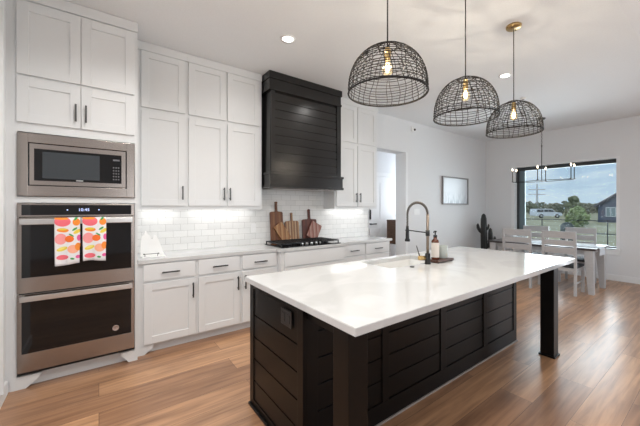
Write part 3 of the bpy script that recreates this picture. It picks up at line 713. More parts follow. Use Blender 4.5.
# arc towards the sink; spring coil around the hose
Rr = .105; top = 1.355; dx_, dy_ = -.12, .99
def arcp(a): return (fx+dx_*(Rr-Rr*math.cos(a)), fy+dy_*(Rr-Rr*math.cos(a)), top+Rr*math.sin(a)*1.02)
pts = [arcp(PI*k/24) for k in range(25)]
ex, ey = pts[-1][0], pts[-1][1]; pts += [(ex, ey, top-.03*k) for k in range(1, 5)]
mb = MB(); mb.tube(pts, .0085, 10); mb.build('hose', mat('hose_grey', (.10, .095, .09), .45), t)
coil = []
for k in range(len(pts)-1):
    a = Vector(pts[k]); b = Vector(pts[k+1]); tt_ = (b-a).normalized(); u_ = Vector((-dy_, dx_, 0)).normalized(); w_ = tt_.cross(u_)
    for q in range(16):
        ph = (k*16+q)*2*PI/8; p = a.lerp(b, q/16); coil.append(p+(u_*math.cos(ph)+w_*math.sin(ph))*.0115)
MB().tube(coil, .0016, 4).build('spring_coil', mat('spring_bronze', (.17, .145, .125), .35, metal=1), t)
MB().lathe([(0, 1.10), (.024, 1.10), (.025, 1.115), (.018, 1.13), (.016, 1.20), (.012, 1.245), (0, 1.245)], ex, ey, 20).build('spray_head', M_dark, t)
mb = MB(); mb.tube([(fx, fy, 1.192), (ex, ey, 1.205)], .005, 8)
mb.tube([(ex+.02*math.cos(k*.5), ey+.02*math.sin(k*.5), 1.205) for k in range(12)], .004, 6)
mb.build('support_arm', M_dark, t)
mb = MB(); mb.lathe([(0, 0), (.021, 0), (.021, .062), (.017, .067), (0, .067)], n=20, mtx=Matrix.Translation((fx-.02, fy+.008, .965)) @ Matrix.Rotation(math.radians(-60), 4, 'Z') @ Matrix.Rotation(-PI/2, 4, 'X') @ Matrix.Rotation(0, 4, 'Z'))
mb2 = MB(); vdir = Vector((-.80, .60, 0)).normalized(); a0_ = Vector((fx, fy, .968))
mb.b.free(); mb = MB(); mb.tube([a0_+vdir*.020, a0_+vdir*.055, a0_+vdir*.083, a0_+vdir*.087], [.019, .020, .020, .012], 18)
hd = mb.build('valve', M_brass, t)
mb = MB(); mb.tube([a0_+vdir*.072+Vector((0, 0, .015)), a0_+vdir*.10+Vector((0, 0, .11))], [.0055, .0045], 8); mb.build('lever', M_handle, t)
# air switch
o = MB().lathe([(0, .915), (.020, .915), (.020, .920), (.015, .924), (0, .924)], 2.08, 1.672, 20).build('air_switch', M_handle, loc=(2.08, 1.672, .915)); tag(o, 'small round metal disposal button in the island worktop left of the faucet', 'button')
# tray with soap and candle
o = None
mb = MB(); mb.box(2.385, 2.635, 1.625, 1.745, .923, .943, .004).box(2.395, 2.415, 1.635, 1.735, .915, .923).box(2.605, 2.625, 1.635, 1.735, .915, .923)
o = mb.build('soap_tray', M_tray, loc=(2.51, 1.685, .915)); tag(o, 'small dark wooden riser tray on the island right of the faucet', 'tray')
sxp, syp = 2.425, 1.685
t = thing('soap_bottle', (sxp, syp, .943), 'amber soap dispenser bottle with cream label standing on the wooden tray', 'bottle')
MB().lathe([(0, .943), (.033, .943), (.035, .948), (.035, 1.105), (.030, 1.12), (.016, 1.13), (.016, 1.148), (0, 1.148)], sxp, syp, 24).build('bottle_body', M_soap, t)
MB().lathe([(.0354, .965), (.0358, .967), (.0358, 1.095), (.0354, 1.097)], sxp, syp, 24).build('paper_label', M_label, t)
mb = MB(); mb.lathe([(0, 1.148), (.018, 1.148), (.018, 1.165), (.006, 1.168), (.006, 1.19), (.013, 1.192), (.013, 1.204), (0, 1.205)], sxp, syp, 16).tube([(sxp, syp, 1.198), (sxp-.035, syp-.01, 1.198), (sxp-.042, syp-.012, 1.19)], .0045, 6)
mb.build('pump', M_dark, t)
t = thing('candle_jar', (2.555, 1.69, .943), 'grey-green glass candle jar on the wooden tray beside the soap bottle', 'candle')
MB().lathe([(0, .943), (.040, .943), (.043, .95), (.043, 1.055), (.040, 1.058), (.038, 1.055), (.038, 1.04), (0, 1.04)], 2.555, 1.69, 24).build('jar', M_cup, t)
MB().tube([(2.555, 1.69, 1.04), (2.556, 1.69, 1.05)], .0015, 6).build('wick', M_dark, t)
plate('island_outlet', (bx0-.000, 1.605, .775), .125, .095, 'black power outlet on the end panel of the black island', 'outlet', mat('outlet_black', (.022, .021, .021), .3), axis='x', kind='outlet_wide')

# ================================================================== pendants
def pendant_base(px, py, zt, zr, seed, label):
    rnd = random.Random(seed)
    t = thing('pendant_lamp', (px, py, zr), label, 'pendant lamp', 'wire basket pendants over the island')
    R = .235; H = zt-zr
    MB().lathe([(0, CEIL-.026), (.060, CEIL-.024), (.066, CEIL-.018), (.066, CEIL-.0005), (0, CEIL-.0005)], px, py, 28).build('canopy', M_brass, t)
    mb = MB()
    for s in (-1, 1): mb.ball((px+s*.038, py+.0, CEIL-.026), .006, 6)
    mb.build('canopy_screw', M_handle, t)
    MB().tube([(px, py, zt-.005), (px, py, CEIL-.024)], .0042, 8).build('cord', M_dark, t)
    def rad(s):  # s 0 at rim, 1 at crown
        return R*max(.0, 1-s**2.5)**.50*(1+.0*s)
    ctop = .988
    mb = MB(); nm = 30
    for k in range(nm):
        a = 2*PI*k/nm+rnd.uniform(-.05, .05); tw = rnd.uniform(-.10, .10); pts = []
        s_end = 1 if k % 2 == 0 else .9
        for i in range(13):
            s = (i/12)**.8*ctop*s_end; r = max(.055, rad(s)) if s < .97 else .055
            aa = a+tw*s+.03*math.sin(s*9+k); pts.append((px+r*math.cos(aa), py+r*math.sin(aa), zr+H*s))
        mb.tube(pts, .0026, 4, cap=False)
    mb.build('upright_wires', M_wire, t)
    mb = MB(); nr = 16
    for j in range(nr):
        s = ((j+.6)/nr)*.985; s += rnd.uniform(-.012, .012); wob = rnd.uniform(.004, .016); ph = rnd.uniform(0, 6.28); fq = rnd.choice((1, 2, 3))
        pts = []
        for k in range(40):
            a = 2*PI*k/40; ss = min(.985, max(.0, s+wob*math.sin(fq*a+ph))); r = max(.05, rad(ss))*1.006
            pts.append((px+r*math.cos(a), py+r*math.sin(a), zr+H*ss))
        mb.tube(pts, .0024, 4, closed=True)
    mb.build('ring_wires', M_wire, t)
    mb = MB(); mb.tube([(px+R*math.cos(2*PI*k/48), py+R*math.sin(2*PI*k/48), zr) for k in range(48)], .0055, 8, closed=True)
    mb.build('rim', M_wire, t); mb = MB()
    mb.tube([(px+.055*math.cos(2*PI*k/24), py+.055*math.sin(2*PI*k/24), zr+H*.985) for k in range(24)], .004, 6, closed=True)
    for k in range(3):
        a = k*2*PI/3; mb.tube([(px+.055*math.cos(a), py+.055*math.sin(a), zr+H*.985), (px, py, zt-.003)], .003, 6)
    mb.build('crown_ring', M_wire, t)
    MB().lathe([(0, zt-.004), (.014, zt-.006), (.019, zt-.02), (.021, zt-.072), (.017, zt-.082), (0, zt-.082)], px, py, 18).build('socket', M_brass, t)
    zb_ = zt-.082
    g = MB().lathe([(.013, zb_), (.014, zb_-.010), (.026, zb_-.030), (.033, zb_-.052), (.030, zb_-.074), (.017, zb_-.088), (0, zb_-.092)], px, py, 20).build('bulb', M_bulb, t)
    mb = MB()
    for k in range(4):
        a = k*PI/2; mb.tube([(px+.006*math.cos(a), py+.006*math.sin(a), zb_-.015), (px+.014*math.cos(a), py+.014*math.sin(a), zb_-.042), (px+.007*math.cos(a), py+.007*math.sin(a), zb_-.070)], .0022, 5)
    mb.build('filament', M_fil, g)
    l = bpy.data.lights.new('pendant_light', 'POINT'); l.energy = 19; l.color = (1, .94, .86); l.shadow_soft_size = .010
    lo = bpy.data.objects.new('pendant_light', l); C.objects.link(lo); lo.parent = t; lo.location = (0, 0, zb_-.081-zr)
    return t
M_fil = mat('filament_glow', (1, .7, .3), .5, emit=((1, .72, .38), 25))
def bulb_mat():
    m = bpy.data.materials.new('bulb_glass'); m.use_nodes = True; tt = m.node_tree; tt.nodes.clear()
    o = tt.nodes.new('ShaderNodeOutputMaterial'); a = tt.nodes.new('ShaderNodeAddShader'); mxs = tt.nodes.new('ShaderNodeMixShader')
    tr = tt.nodes.new('ShaderNodeBsdfTransparent'); tr.inputs[0].default_value = (1, .93, .8, 1); gl = tt.nodes.new('ShaderNodeBsdfGlossy'); gl.inputs[1].default_value = .02
    em = tt.nodes.new('ShaderNodeEmission'); em.inputs[0].default_value = (1, .8, .5, 1); em.inputs[1].default_value = .35
    mxs.inputs[0].default_value = .06
    tt.links.new(tr.outputs[0], mxs.inputs[1]); tt.links.new(gl.outputs[0], mxs.inputs[2]); tt.links.new(mxs.outputs[0], a.inputs[0]); tt.links.new(em.outputs[0], a.inputs[1]); tt.links.new(a.outputs[0], o.inputs[0]); return m
M_bulb = bulb_mat()
pendant_base(1.363, 1.28, 2.38, 2.10, 1, 'dark wire basket pendant, nearest the range hood')
pendant_base(2.234, 1.28, 2.415, 2.112, 2, 'dark wire basket pendant, middle of the row over the island')
pendant_base(3.081, 1.28, 2.415, 2.125, 3, 'dark wire basket pendant with round brass canopy, farthest toward the dining area')

# ================================================================== ceiling fittings
def can(x, y, label, power=9, part=True):
    t = thing('recessed_light', (x, y, CEIL-.004), label, 'ceiling light', 'recessed ceiling lights')
    MB().lathe([(.055, CEIL-.001), (.078, CEIL-.001), (.078, CEIL-.006), (.056, CEIL-.004)], x, y, 28).build('trim_ring', M_fixt, t)
    MB().lathe([(0, CEIL-.002), (.055, CEIL-.002), (.055, CEIL-.0015), (0, CEIL-.0015)], x, y, 24).build('lens', M_can, t)
    a = area('recessed_lamp', (x, y, CEIL-.012), (0, 0, 0), .10, .10, power, (1, .975, .94), 'DISK', spread=math.radians(150))
can(1.513, 2.793, 'glowing recessed ceiling light beside the hood top')
can(4.15, 1.83, 'glowing recessed ceiling light behind the middle and far pendants')
can(2.78, 2.62, 'recessed ceiling light hidden behind the bulb of the nearest pendant')
for x, y, pw in ((.25, 1.95, 34), (.3, .95, 22), (1.55, .85, 8), (2.75, .75, 8)): can(x, y, 'added unseen recessed ceiling light above the camera', pw)  # extra cans out of view, added to brighten the kitchen and left floor
t = thing('smoke_detector', (5.22, 2.03, CEIL-.02), 'small round detector on the ceiling above the farthest pendant', 'detector')
MB().lathe([(0, CEIL-.024), (.03, CEIL-.022), (.042, CEIL-.012), (.045, CEIL-.001), (0, CEIL-.001)], 5.22, 2.03, 20).build('housing', M_fixt, t)
MB().lathe([(0, CEIL-.027), (.018, CEIL-.026), (.018, CEIL-.022), (0, CEIL-.022)], 5.22, 2.03, 14).build('sensor', M_handle, t)
t = thing('motion_sensor', (4.94, WP, 2.97), 'small white sensor with a black eye high on the wall above the opening', 'sensor')
MB().box(4.89, 4.965, WP-.03, WP, 2.93, 3.02, .008).build('housing', M_fixt, t)
MB().ball((4.965, WP-.035, 2.975), .022, 8).build('sensor_eye', M_dark, t)

# ================================================================== picture on the wall
t = thing('framed_picture', (6.455, WP, 1.80), 'grey-framed winter landscape print on the wall beyond the faucet', 'picture')
px0, px1, pz0, pz1 = 5.93, 6.98, 1.49, 2.115
mb = MB(); f = .028
mb.box(px0, px0+f, WP-.04, WP, pz0, pz1).box(px1-f, px1, WP-.04, WP, pz0, pz1).box(px0+f, px1-f, WP-.04, WP, pz0, pz0+f).box(px0+f, px1-f, WP-.04, WP, pz1-f, pz1)
mb.build('frame', mat('picture_frame_grey', (.24, .23, .23), .5), t)
def art():
    m = bpy.data.materials.new('winter_print'); m.use_nodes = True; tt = m.node_tree; b = tt.nodes['Principled BSDF']; N = tt.nodes.new; K = tt.links.new
    tc = N('ShaderNodeTexCoord'); s = N('ShaderNodeSeparateXYZ'); K(tc.outputs['Object'], s.inputs[0])
    mp = N('ShaderNodeMapping'); mp.inputs['Scale'].default_value = (22, 1, 5); K(tc.outputs['Object'], mp.inputs[0])
    nz = N('ShaderNodeTexNoise'); nz.inputs['Scale'].default_value = 1; nz.inputs['Detail'].default_value = 5; K(mp.outputs[0], nz.inputs['Vector'])
    r = N('ShaderNodeValToRGB'); r.color_ramp.elements[0].position = .42; r.color_ramp.elements[0].color = (.38, .41, .46, 1); r.color_ramp.elements[1].position = .58; r.color_ramp.elements[1].color = (.60, .62, .66, 1); K(nz.outputs['Fac'], r.inputs[0])
    h = N('ShaderNodeMapRange'); h.inputs['From Min'].default_value = -.25; h.inputs['From Max'].default_value = .02; K(s.outputs['Z'], h.inputs['Value'])
    mxn = N('ShaderNodeMixRGB'); mxn.inputs[2].default_value = (.58, .60, .64, 1); K(h.outputs[0], mxn.inputs[0]); K(r.outputs[0], mxn.inputs[1]); K(mxn.outputs[0], b.inputs['Base Color'])
    b.inputs['Roughness'].default_value = .25; return m
MB().box(px0+f, px1-f, WP-.022, WP-.002, pz0+f, pz1-f).build('print', art(), t, loc=(6.455, WP-.01, 1.80))

# ================================================================== black cactus sculpture
t = thing('cactus_sculpture', (7.31, 3.71, 0), 'black cactus sculpture standing in the dining corner', 'sculpture')
def cactus_limb(pts, rs):
    """ribbed limb"""
    mb = MB(); n = 20; P = [Vector(p) for p in pts]; rings = []; b = bmesh.new()
    for i, p in enumerate(P):
        a = P[max(0, i-1)]; c = P[min(len(P)-1, i+1)]; t_ = (c-a).normalized(); up = Vector((1, 0, 0)) if abs(t_.x) < .9 else Vector((0, 1, 0))
        u = (up-t_*up.dot(t_)).normalized(); w = t_.cross(u)
        rings.append([b.verts.new(p+(u*math.cos(2*PI*k/n)+w*math.sin(2*PI*k/n))*rs[i]*(1 if k % 2 else .84)) for k in range(n)])
    for A, B in zip(rings, rings[1:]):
        for k in range(n): b.faces.new((A[k], A[(k+1) % n], B[(k+1) % n], B[k]))
    b.faces.new(rings[0]); b.faces.new(rings[-1]); bmesh.ops.recalc_face_normals(b, faces=b.faces); mb._merge(b); return mb
q = (7.31, 3.71)
D = Vector((.788, -.616, 0))  # arms spread across the view of the corner
def pt(s, z, o=0): return (q[0]+D.x*s, q[1]+D.y*s, z)
cactus_limb([pt(0, .10), pt(0, .5), pt(-.01, .9), pt(-.01, 1.15), pt(-.01, 1.24), pt(-.01, 1.275)], [.075, .075, .072, .065, .045, .01]).build('trunk', M_cactus, t)
cactus_limb([pt(-.03, .80), pt(-.10, .86), pt(-.14, .93), pt(-.15, 1.00), pt(-.15, 1.04)], [.035, .038, .038, .032, .008]).build('arm', M_cactus, t)
cactus_limb([pt(.02, .86), pt(.09, .92), pt(.11, .99), pt(.11, 1.03)], [.022, .026, .022, .006]).build('arm', M_cactus, t)
cactus_limb([pt(.02, .45), pt(.12, .50), pt(.15, .62), pt(.15, .80), pt(.15, .90), pt(.15, .93)], [.04, .05, .052, .05, .036, .008]).build('arm', M_cactus, t)
cactus_limb([pt(.17, .60), pt(.24, .62), pt(.26, .68), pt(.26, .73)], [.03, .034, .03, .008]).build('arm', M_cactus, t)
MB().lathe([(0, 0), (.15, 0), (.16, .02), (.14, .10), (.0, .11)], *q, 24).build('base', M_cactus, t)

# ================================================================== dining table
TX0, TX1, TY0, TY1, TZ = 6.24, 7.10, 1.36, 3.10, .755
t = thing('dining_table', (6.67, 2.23, 0), 'dining table with dark plank top and pale grey legs in front of the window', 'table')
mb = MB()
for i in range(5):
    a = TX0+(TX1-TX0)*i/5; mb.box(a+.001, a+(TX1-TX0)/5-.001, TY0, TY1, TZ-.035, TZ, .003)
mb.build('tabletop', M_table_top, t)
mb = MB(); mb.box(TX0+.07, TX0+.09, TY0+.12, TY1-.12, TZ-.115, TZ-.035).box(TX1-.09, TX1-.07, TY0+.12, TY1-.12, TZ-.115, TZ-.035).box(TX0+.09, TX1-.09, TY0+.12, TY0+.14, TZ-.115, TZ-.035).box(TX0+.09, TX1-.09, TY1-.14, TY1-.12, TZ-.115, TZ-.035)
mb.build('apron', M_grey_wood, t)
for lx, sxn in ((TX0+.085, 1), (TX1-.085, -1)):
    for ly, syn in ((TY0+.10, 1), (TY1-.10, -1)):
        b = bmesh.new(); zt_, zb_ = TZ-.035, 0; wt, wb_ = .062, .036; ox_, oy_ = 0, -syn*.03
        v = [b.verts.new(p) for p in [(lx-wt, ly-wt, zt_), (lx+wt, ly-wt, zt_), (lx+wt, ly+wt, zt_), (lx-wt, ly+wt, zt_), (lx+ox_-wb_, ly+oy_-wb_, zb_), (lx+ox_+wb_, ly+oy_-wb_, zb_), (lx+ox_+wb_, ly+oy_+wb_, zb_), (lx+ox_-wb_, ly+oy_+wb_, zb_)]]
        for fi in ((0, 1, 2, 3), (7, 6, 5, 4), (0, 4, 5, 1), (1, 5, 6, 2), (2, 6, 7, 3), (3, 7, 4, 0)): b.faces.new([v[i] for i in fi])
        bmesh.ops.recalc_face_normals(b, faces=b.faces); m_ = MB(); m_._merge(b); m_.build('leg', M_grey_wood, t)
# runner with a hanging end
pts = [(TY1-.02, TZ+.001)]
b = bmesh.new(); rows = []
ys = [TY1-.3-(TY1-.3-TY0)*k/20 for k in range(21)]
for y in ys: rows.append([b.verts.new((6.42+.30*i/8+.01*math.sin(y*9), y, TZ+.004+.002*math.sin(i*2+y*11)**2)) for i in range(9)])
for k in range(1, 7): rows.append([b.verts.new((6.42+.30*i/8+.012*math.sin(k+i)+.01*k/6, TY0-.012-.010*math.sin(i*1.7)**2, TZ-.022*k+.004)) for i in range(9)])
for A, B in zip(rows, rows[1:]):
    for i in range(8): b.faces.new((A[i], A[i+1], B[i+1], B[i]))
for fc in b.faces: fc.smooth = True
m_ = MB(); m_.b.free(); m_.b = b; o = m_.build('table_runner', M_cloth, loc=(6.57, 2.2, TZ)); tag(o, 'pale patterned cloth runner lying along the dining table and hanging off its end', 'table runner')
sd = o.modifiers.new('thick', 'SOLIDIFY'); sd.thickness = .003; sd.offset = 1
def bowl(x, y, label):
    z = TZ+.010
    o = MB().lathe([(0, z), (.05, z), (.055, z+.012), (.10, z+.05), (.135, z+.085), (.128, z+.085), (.095, z+.055), (.05, z+.02), (0, z+.018)], x, y, 28).build('bowl', mat('patterned_ceramic', (.62, .70, .76), .25, noise=.4, nscale=25), loc=(x, y, z)); tag(o, label, 'bowl')
bowl(6.60, 2.62, 'pale blue-grey bowl on the runner in the middle of the dining table')

# ------------------------------------------------------------------ dining chairs
def chair(loc, rz, label):
    """local: back at -x, seat towards +x"""
    t = bpy.data.objects.new('dining_chair', None); C.objects.link(t); tag(t, label, 'chair', 'dining chairs around the table')
    w_ = .225
    for s in (-1, 1):
        # rear post leans back slightly above the seat
        mb = MB(); mb.prism([(.0, .45), (.038, .45), (.02, 0), (-.018, 0)], s*w_-.018, s*w_+.018).prism([(0, .45), (.038, .45), (-.01, 1.03), (-.042, 1.03)], s*w_-.018, s*w_+.018)
        mb.build('rear_post', M_grey_wood, t)
        MB().box(.385, .425, s*w_-.02, s*w_+.02, 0, .43, .002).build('leg', M_grey_wood, t)
    for z0, z1 in ((.915, 1.028), (.79, .885), (.665, .762), (.56, .625)):
        k0 = -(z0-.45)/.58*.042; k1 = -(z1-.45)/.58*.042
        mb = MB(); mb.prism([(k0+.006, z0), (k0+.026, z0), (k1+.026, z1), (k1+.006, z1)], -w_+.018, w_-.018); mb.build('back_slat', M_grey_wood, t)
    mb = MB(); mb.box(.038, .385, -w_-.005, -w_+.015, .38, .43).box(.038, .385, w_-.015, w_+.005, .38, .43).box(.405, .420, -w_+.02, w_-.02, .38, .43).box(.012, .030, -w_+.018, w_-.018, .38, .43); mb.build('seat_frame', M_grey_wood, t)
    MB().box(.042, .445, -w_-.012, w_+.012, .43, .475, .014).build('seat_pad', M_pad, t)
    mb = MB(); mb.box(.02, .40, -w_-.006, -w_+.010, .18, .205).box(.02, .40, w_-.010, w_+.006, .18, .205); mb.build('stretcher', M_grey_wood, t)
    t.location = loc; t.rotation_euler = (0, 0, rz); return t
c = chair((6.0, 1.79, 0), 0, 'grey slat-back dining chair nearest the island corner')
def recopy(src, loc, rz, label):
    n_ = copy_tree(src); n_.location = loc; n_.rotation_euler = (0, 0, rz); n_['label'] = label; return n_
recopy(c, (6.0, 2.44, 0), 0, 'grey slat-back dining chair on the island side of the table, nearer the cactus')
recopy(c, (7.36, 2.62, 0), PI, 'grey slat-back dining chair on the window side, toward the cactus')
recopy(c, (7.36, 1.84, 0), PI, 'grey slat-back dining chair on the window side, toward the hanging runner end')

# ================================================================== chandelier
chx, chy = 6.68, 2.27; rz_ = 1.93
t = thing('chandelier', (chx, chy, rz_), 'black rectangular candle chandelier on a chain above the dining table', 'chandelier')
MB().lathe([(0, CEIL-.03), (.05, CEIL-.028), (.065, CEIL-.01), (.065, CEIL-.001), (0, CEIL-.001)], chx, chy, 20).build('canopy', M_dark, t)
mb = MB(); z = CEIL-.03; k = 0
while z > 2.62:
    mb.tube([(chx+(.011*math.cos(a) if k % 2 else 0), chy+(0 if k % 2 else .011*math.cos(a)), z-.022+.022*math.sin(a)) for a in [i*PI/5 for i in range(10)]], .0028, 5, closed=True); z -= .034; k += 1
mb.build('chain', M_dark, t)
MB().tube([(chx, chy, rz_), (chx, chy, 2.61)], .007, 8).build('rod', M_dark, t)
hw_, hl = .20, .49; he = .09
mb = MB()
ring = [(chx-he, chy-hl), (chx-hw_, chy), (chx-he, chy+hl), (chx+he, chy+hl), (chx+hw_, chy), (chx+he, chy-hl)]
mb.tube([(x, y, rz_) for x, y in ring], .0055, 4, closed=True).tube([(chx-hw_, chy, rz_), (chx+hw_, chy, rz_)], .006, 4)
mb.build('frame', M_dark, t)
for s in (-1, 1):
    for j in (-1, 0, 1):
        cx_, cy_ = chx+s*(hw_ if j == 0 else he), chy+j*hl
        cd = MB().lathe([(0, rz_+.006), (.020, rz_+.006), (.024, rz_+.012), (.0075, rz_+.016), (.0075, rz_+.23), (0, rz_+.23)], cx_, cy_, 12).build('candle_sleeve', M_dark, t)
        MB().lathe([(.005, rz_+.23), (.010, rz_+.243), (.010, rz_+.258), (.005, rz_+.275), (0, rz_+.282)], cx_, cy_, 12).build('candle_bulb', M_flame, cd)

# ================================================================== hall: door, lock, console
door = MB()
dy = 4.955
dx0, dx1 = 4.58, 5.42
door.box(dx0, dx1, dy+.004, dy+.045, .005, 2.13)
for z0, z1 in ((.2, .95), (1.15, 1.98)):
    for x0, x1 in ((dx0+.13, dx0+.39), (dx1-.39, dx1-.13)): door.box(x0, x1, dy-.004, dy+.004, z0, z1, .002)
do = struct(door, 'door_1', M_trim)
MB().box(4.705, 4.735, dy-.022, dy+.003, 1.16, 1.37, .004).build('keypad_lock', M_dark, do)
mb = MB(); mb.box(4.700, 4.88, dy-.055, dy-.038, 1.045, 1.068, .004).box(4.705, 4.735, dy-.04, dy+.003, 1.04, 1.072); mb.build('lever_handle', M_dark, do)
mb = MB(); mb.box(dx0-.09, dx0-.003, dy+.01, 5.0, 0, 2.22).box(dx1+.003, dx1+.09, dy+.01, 5.0, 0, 2.22).box(dx0-.003, dx1+.003, dy+.01, 5.0, 2.135, 2.22); struct(mb, 'trim_4', M_trim)
t = thing('hall_console', (5.30, 4.6, 0), 'dark wooden console chest on legs in the hall beyond the opening', 'console')
hx_, hX, hy_, hY = 5.09, 5.61, 4.45, 4.80
MB().box(hx_-.01, hX+.01, hy_-.01, hY, 1.12, 1.15, .003).build('top', M_hallwood, t)
MB().box(hx_, hX, hy_, hY, .62, 1.12).build('chest', M_hallwood, t)
for i in (0, 1):
    d = MB().box(hx_+.02+i*.25, hx_+.25+i*.25, hy_-.014, hy_, .65, 1.09, .003).build('chest_door', mat('hall_amber_wood', (.24, .11, .045), .4, noise=.2, nscale=9, stretch=(1, 1, 5)) if i == 0 else MATS['hall_amber_wood'], t)
    MB().ball((hx_+.23+i*.06, hy_-.02, .88), .01, 6).build('knob', M_dark, d)
for x in (hx_+.025, hX-.025):
    for y in (hy_+.025, hY-.025): MB().box(x-.025, x+.025, y-.025, y+.025, 0, .62).build('leg', M_hallwood, t)

# ================================================================== outside
GZ = -.45
def ground_mat():
    m = mat('dry_grass', (.36, .34, .19), .95, noise=.2, nscale=.25, col2=(.46, .42, .26)); return m
struct(MB().box(WX+.26, 260, -150, 260, GZ-.2, GZ), 'ground', ground_mat())
struct(MB().box(-60, WX+.25, -80, -5.3, GZ-.2, GZ), 'ground_back', MATS['dry_grass'])
struct(MB().box(WX+.26, 12.2, -2, 6, GZ, -.1), 'patio', mat('patio_concrete', (.42, .42, .40), .9, noise=.05))
ca_, sa_ = math.cos(.6638), math.sin(.6638)
def at(u, d, z=GZ):
    """ground position seen at picture column u, at depth d in metres along the view"""
    k = (u-340)/308.2; return Vector((k*d*ca_+d*sa_, -k*d*sa_+d*ca_, z))
# porch post just outside
o = MB().box(10.0, 10.16, 3.93, 4.10, -.1, 2.9).build('porch_post', mat('post_blue_grey', (.16, .20, .22), .6), loc=(10.08, 4.0, -.1)); tag(o, 'blue-grey square porch post outside the left edge of the dining window', 'post')
# patio fence
t = thing('patio_fence', (12.1, 3.3, -.1), 'thin black metal fence at the patio edge outside the window', 'fence')
fz = -.1
MB().tube([(12.1, -1, 1.02), (12.1, 5.8, 1.02)], .012, 6).build('top_rail', M_dark, t)
MB().tube([(12.1, -1, .62), (12.1, 5.8, .62)], .014, 6).build('lower_rail', M_dark, t)
for y in (.6, 2.35, 4.1, 5.8): MB().box(12.088, 12.112, y-.012, y+.012, fz, 1.04).build('post', M_dark, t)
# patio heater/bin: dark cylinder
p = at(567, 9.6, -.1)
t = thing('patio_grill', p, 'dark covered cylinder standing on the patio outside the window', 'grill')
MB().lathe([(0, -.1), (.17, -.1), (.17, .85), (.12, .93), (0, .98)], p.x, p.y, 18).build('cover', mat('dark_cover', (.03, .045, .045), .7), t)
# house
def house():
    d = 40; A = at(598, d); 
    n = Vector((1, 0, 0)); t = thing('neighbour_house', A, 'blue-grey gabled house across the field, right side of the window view', 'house')
    # gable wall faces the camera; local x to the right along view, built from prism
    r = Vector((ca_, -sa_, 0)); f_ = Vector((sa_, ca_, 0))
    ang = -.6638-.74
    Mx = Matrix.Translation(A) @ Matrix.Rotation(ang, 4, 'Z')
    H = 2.15; Wd = 10.0; pk = 3.7
    mb = MB(); mb.prism([(0, 0), (Wd, 0), (Wd, H), (Wd/2, H+pk), (0, H)], 0, 10); mb.xf(Mx); mb.build('wall', mat('house_siding', (.075, .095, .14), .8, noise=.06, nscale=3, stretch=(.1, .1, 8)), t)
    mb = MB(); mb.prism([(-.35, H-.2), (Wd/2, H+pk+.02), (Wd/2, H+pk+.25), (-.5, H-.05)], -.4, 10.4); mb.prism([(Wd+.35, H-.2), (Wd/2, H+pk+.02), (Wd/2, H+pk+.25), (Wd+.5, H-.05)], -.4, 10.4); mb.xf(Mx); mb.build('roof', mat('roof_shingle', (.10, .10, .12), .9, noise=.1), t)
    mb = MB(); mb.box(.75, 1.75, -.06, 0, .75, 1.95); mb.xf(Mx); w_ = mb.build('window', mat('house_window_frame', (.5, .55, .58), .6), t)
    mb = MB(); mb.box(.83, 1.21, -.08, -.06, .83, 1.87).box(1.29, 1.67, -.08, -.06, .83, 1.87); mb.xf(Mx); mb.build('pane', mat('house_pane', (.20, .26, .28), .1), w_)
house()
# pickup truck
def truck():
    A = at(536, 56); t = thing('pickup_truck', A, 'white pickup truck with a canopy parked on the far grass', 'truck')
    Mx = Matrix.Translation(A) @ Matrix.Rotation(-.6638, 4, 'Z')
    white = mat('truck_white', (.62, .66, .72), .35); tint = mat('truck_glass', (.03, .04, .05), .1)
    prof = [(0, .45), (0, 1.0), (.1, 1.62), (.15, 1.68), (2.0, 1.70), (3.0, 1.68), (3.55, 1.12), (4.5, 1.02), (4.75, .9), (4.8, .45), (4.35, .38), (.5, .38)]
    mb = MB(); mb.prism(prof, 0, 1.9, 'y', .04); mb.xf(Mx); mb.build('body', white, t)
    mb = MB(); mb.prism([(.2, 1.12), (.25, 1.55), (1.35, 1.57), (1.35, 1.12)], -.02, 0).prism([(1.5, 1.12), (1.5, 1.57), (2.2, 1.57), (2.2, 1.12)], -.02, 0).prism([(2.28, 1.12), (2.28, 1.57), (2.95, 1.55), (3.35, 1.12)], -.02, 0); mb.xf(Mx); mb.build('side_window', tint, t)
    for x in (.95, 3.85):
        mb = MB(); mb.lathe([(0, -.1), (.36, -.1), (.38, -.06), (.38, .14), (0, .14)], n=24, mtx=Matrix.Translation((x, .06, .38)) @ Matrix.Rotation(PI/2, 4, 'X')); mb.xf(Mx); w_ = mb.build('wheel', M_dark, t)
        mb = MB(); mb.lathe([(0, .14), (.2, .14), (.2, .16), (0, .16)], n=16, mtx=Matrix.Translation((x, .06, .38)) @ Matrix.Rotation(PI/2, 4, 'X')); mb.xf(Mx); mb.build('hubcap', M_steel_l, w_)
truck()
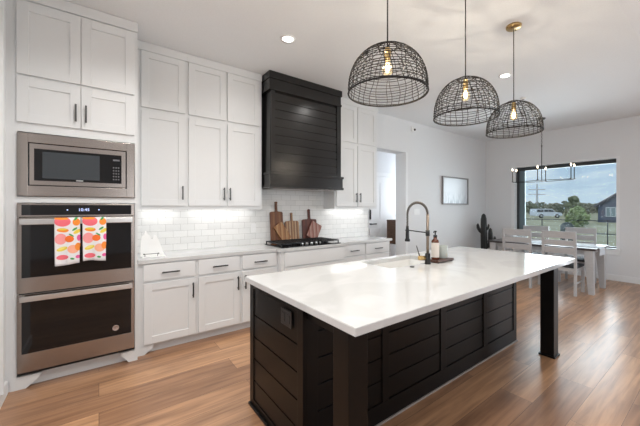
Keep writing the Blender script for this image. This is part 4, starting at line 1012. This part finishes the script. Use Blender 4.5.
# trees: crowns built from many small leaf clumps around a trunk
def tree(u, d, h, w_, m, label, seed, bush=False, cat='tree', group=None, n=160):
    rnd = random.Random(seed); A = at(u, d); t = thing('bush' if bush else 'tree', A, label, cat, group)
    b = bmesh.new()
    for i in range(n):
        a = rnd.uniform(0, 2*PI); hh_ = rnd.random()**.8; r = math.sqrt(rnd.random())*w_/2*math.sin(PI*min(1, .12+hh_*.86))**.6
        z = h*(.16+.84*hh_) if not bush else h*(.03+.93*hh_)
        c_ = Vector((r*math.cos(a), r*math.sin(a), z)); s = rnd.uniform(.05, .11)*max(w_, h)*(.8 if n > 200 else 1)
        bb = bmesh.new(); bmesh.ops.create_icosphere(bb, subdivisions=1, radius=s)
        for v in bb.verts: v.co *= rnd.uniform(.65, 1.25)
        me = bpy.data.meshes.new('t'); bb.transform(Matrix.Translation(A+c_)); bb.to_mesh(me); bb.free(); b.from_mesh(me); bpy.data.meshes.remove(me)
    m_ = MB(); m_.b.free(); m_.b = b; m_.build('foliage', m, t)
    MB().tube([A, A+Vector((0, 0, h*.35)), A+Vector((.05, 0, h*.7))], [.07*h*.3, .05*h*.3, .02*h*.3], 7).build('trunk', M_bark, t)
M_bark = mat('bark', (.10, .08, .06), .9)
LF = [mat('leaf_dark', (.10, .115, .075), .9, noise=.3, nscale=1.5), mat('leaf_mid', (.13, .145, .085), .9, noise=.3, nscale=1.5), mat('leaf_olive', (.155, .155, .10), .9, noise=.3, nscale=1.5)]
tree(578, 30, 2.0, 2.0, mat('leaf_bright', (.22, .29, .12), .9, noise=.3, nscale=1.5), 'broad bright green bush growing in the middle of the window view', 5, bush=True, cat='bush', n=260)
tree(574, 34, 3.0, 1.6, LF[1], 'slim taller green tree rising behind the bright green bush', 6, n=140)
k = 0
for row in range(3):
    d = 82+13*row
    for q in range(9):
        u = 520+row*4.6+q*13.5; rnd = random.Random(q*7+row*31); h = rnd.uniform(2.5, 3.5)+.3*row
        tree(u, d, h, 3.6, LF[k % 3], 'tree in the distant treeline behind the field outside the window', q*5+row, group='distant treeline', n=70); k += 1
# power pylon
A = at(537, 85); t = thing('power_pylon', A, 'thin grey power pylon above the distant treeline left of the truck', 'pylon')
mb = MB()
for s in (-1, 1): mb.tube([A+Vector((s*.8, 0, 0)), A+Vector((s*.15, 0, 8.5))], .12, 5)
for k in range(6): mb.tube([A+Vector((-.8+.1*k, 0, 1.4*k)), A+Vector((.7-.1*k, 0, 1.4*k+1.4))], .07, 5)
mb.build('tower', M_grey_wood, t)
mb = MB()
for z in (5.6, 6.9): mb.tube([A+Vector((-2.3*ca_, 2.3*sa_, z)), A+Vector((2.3*ca_, -2.3*sa_, z))], .1, 5)
mb.build('cross_arm', M_grey_wood, t)
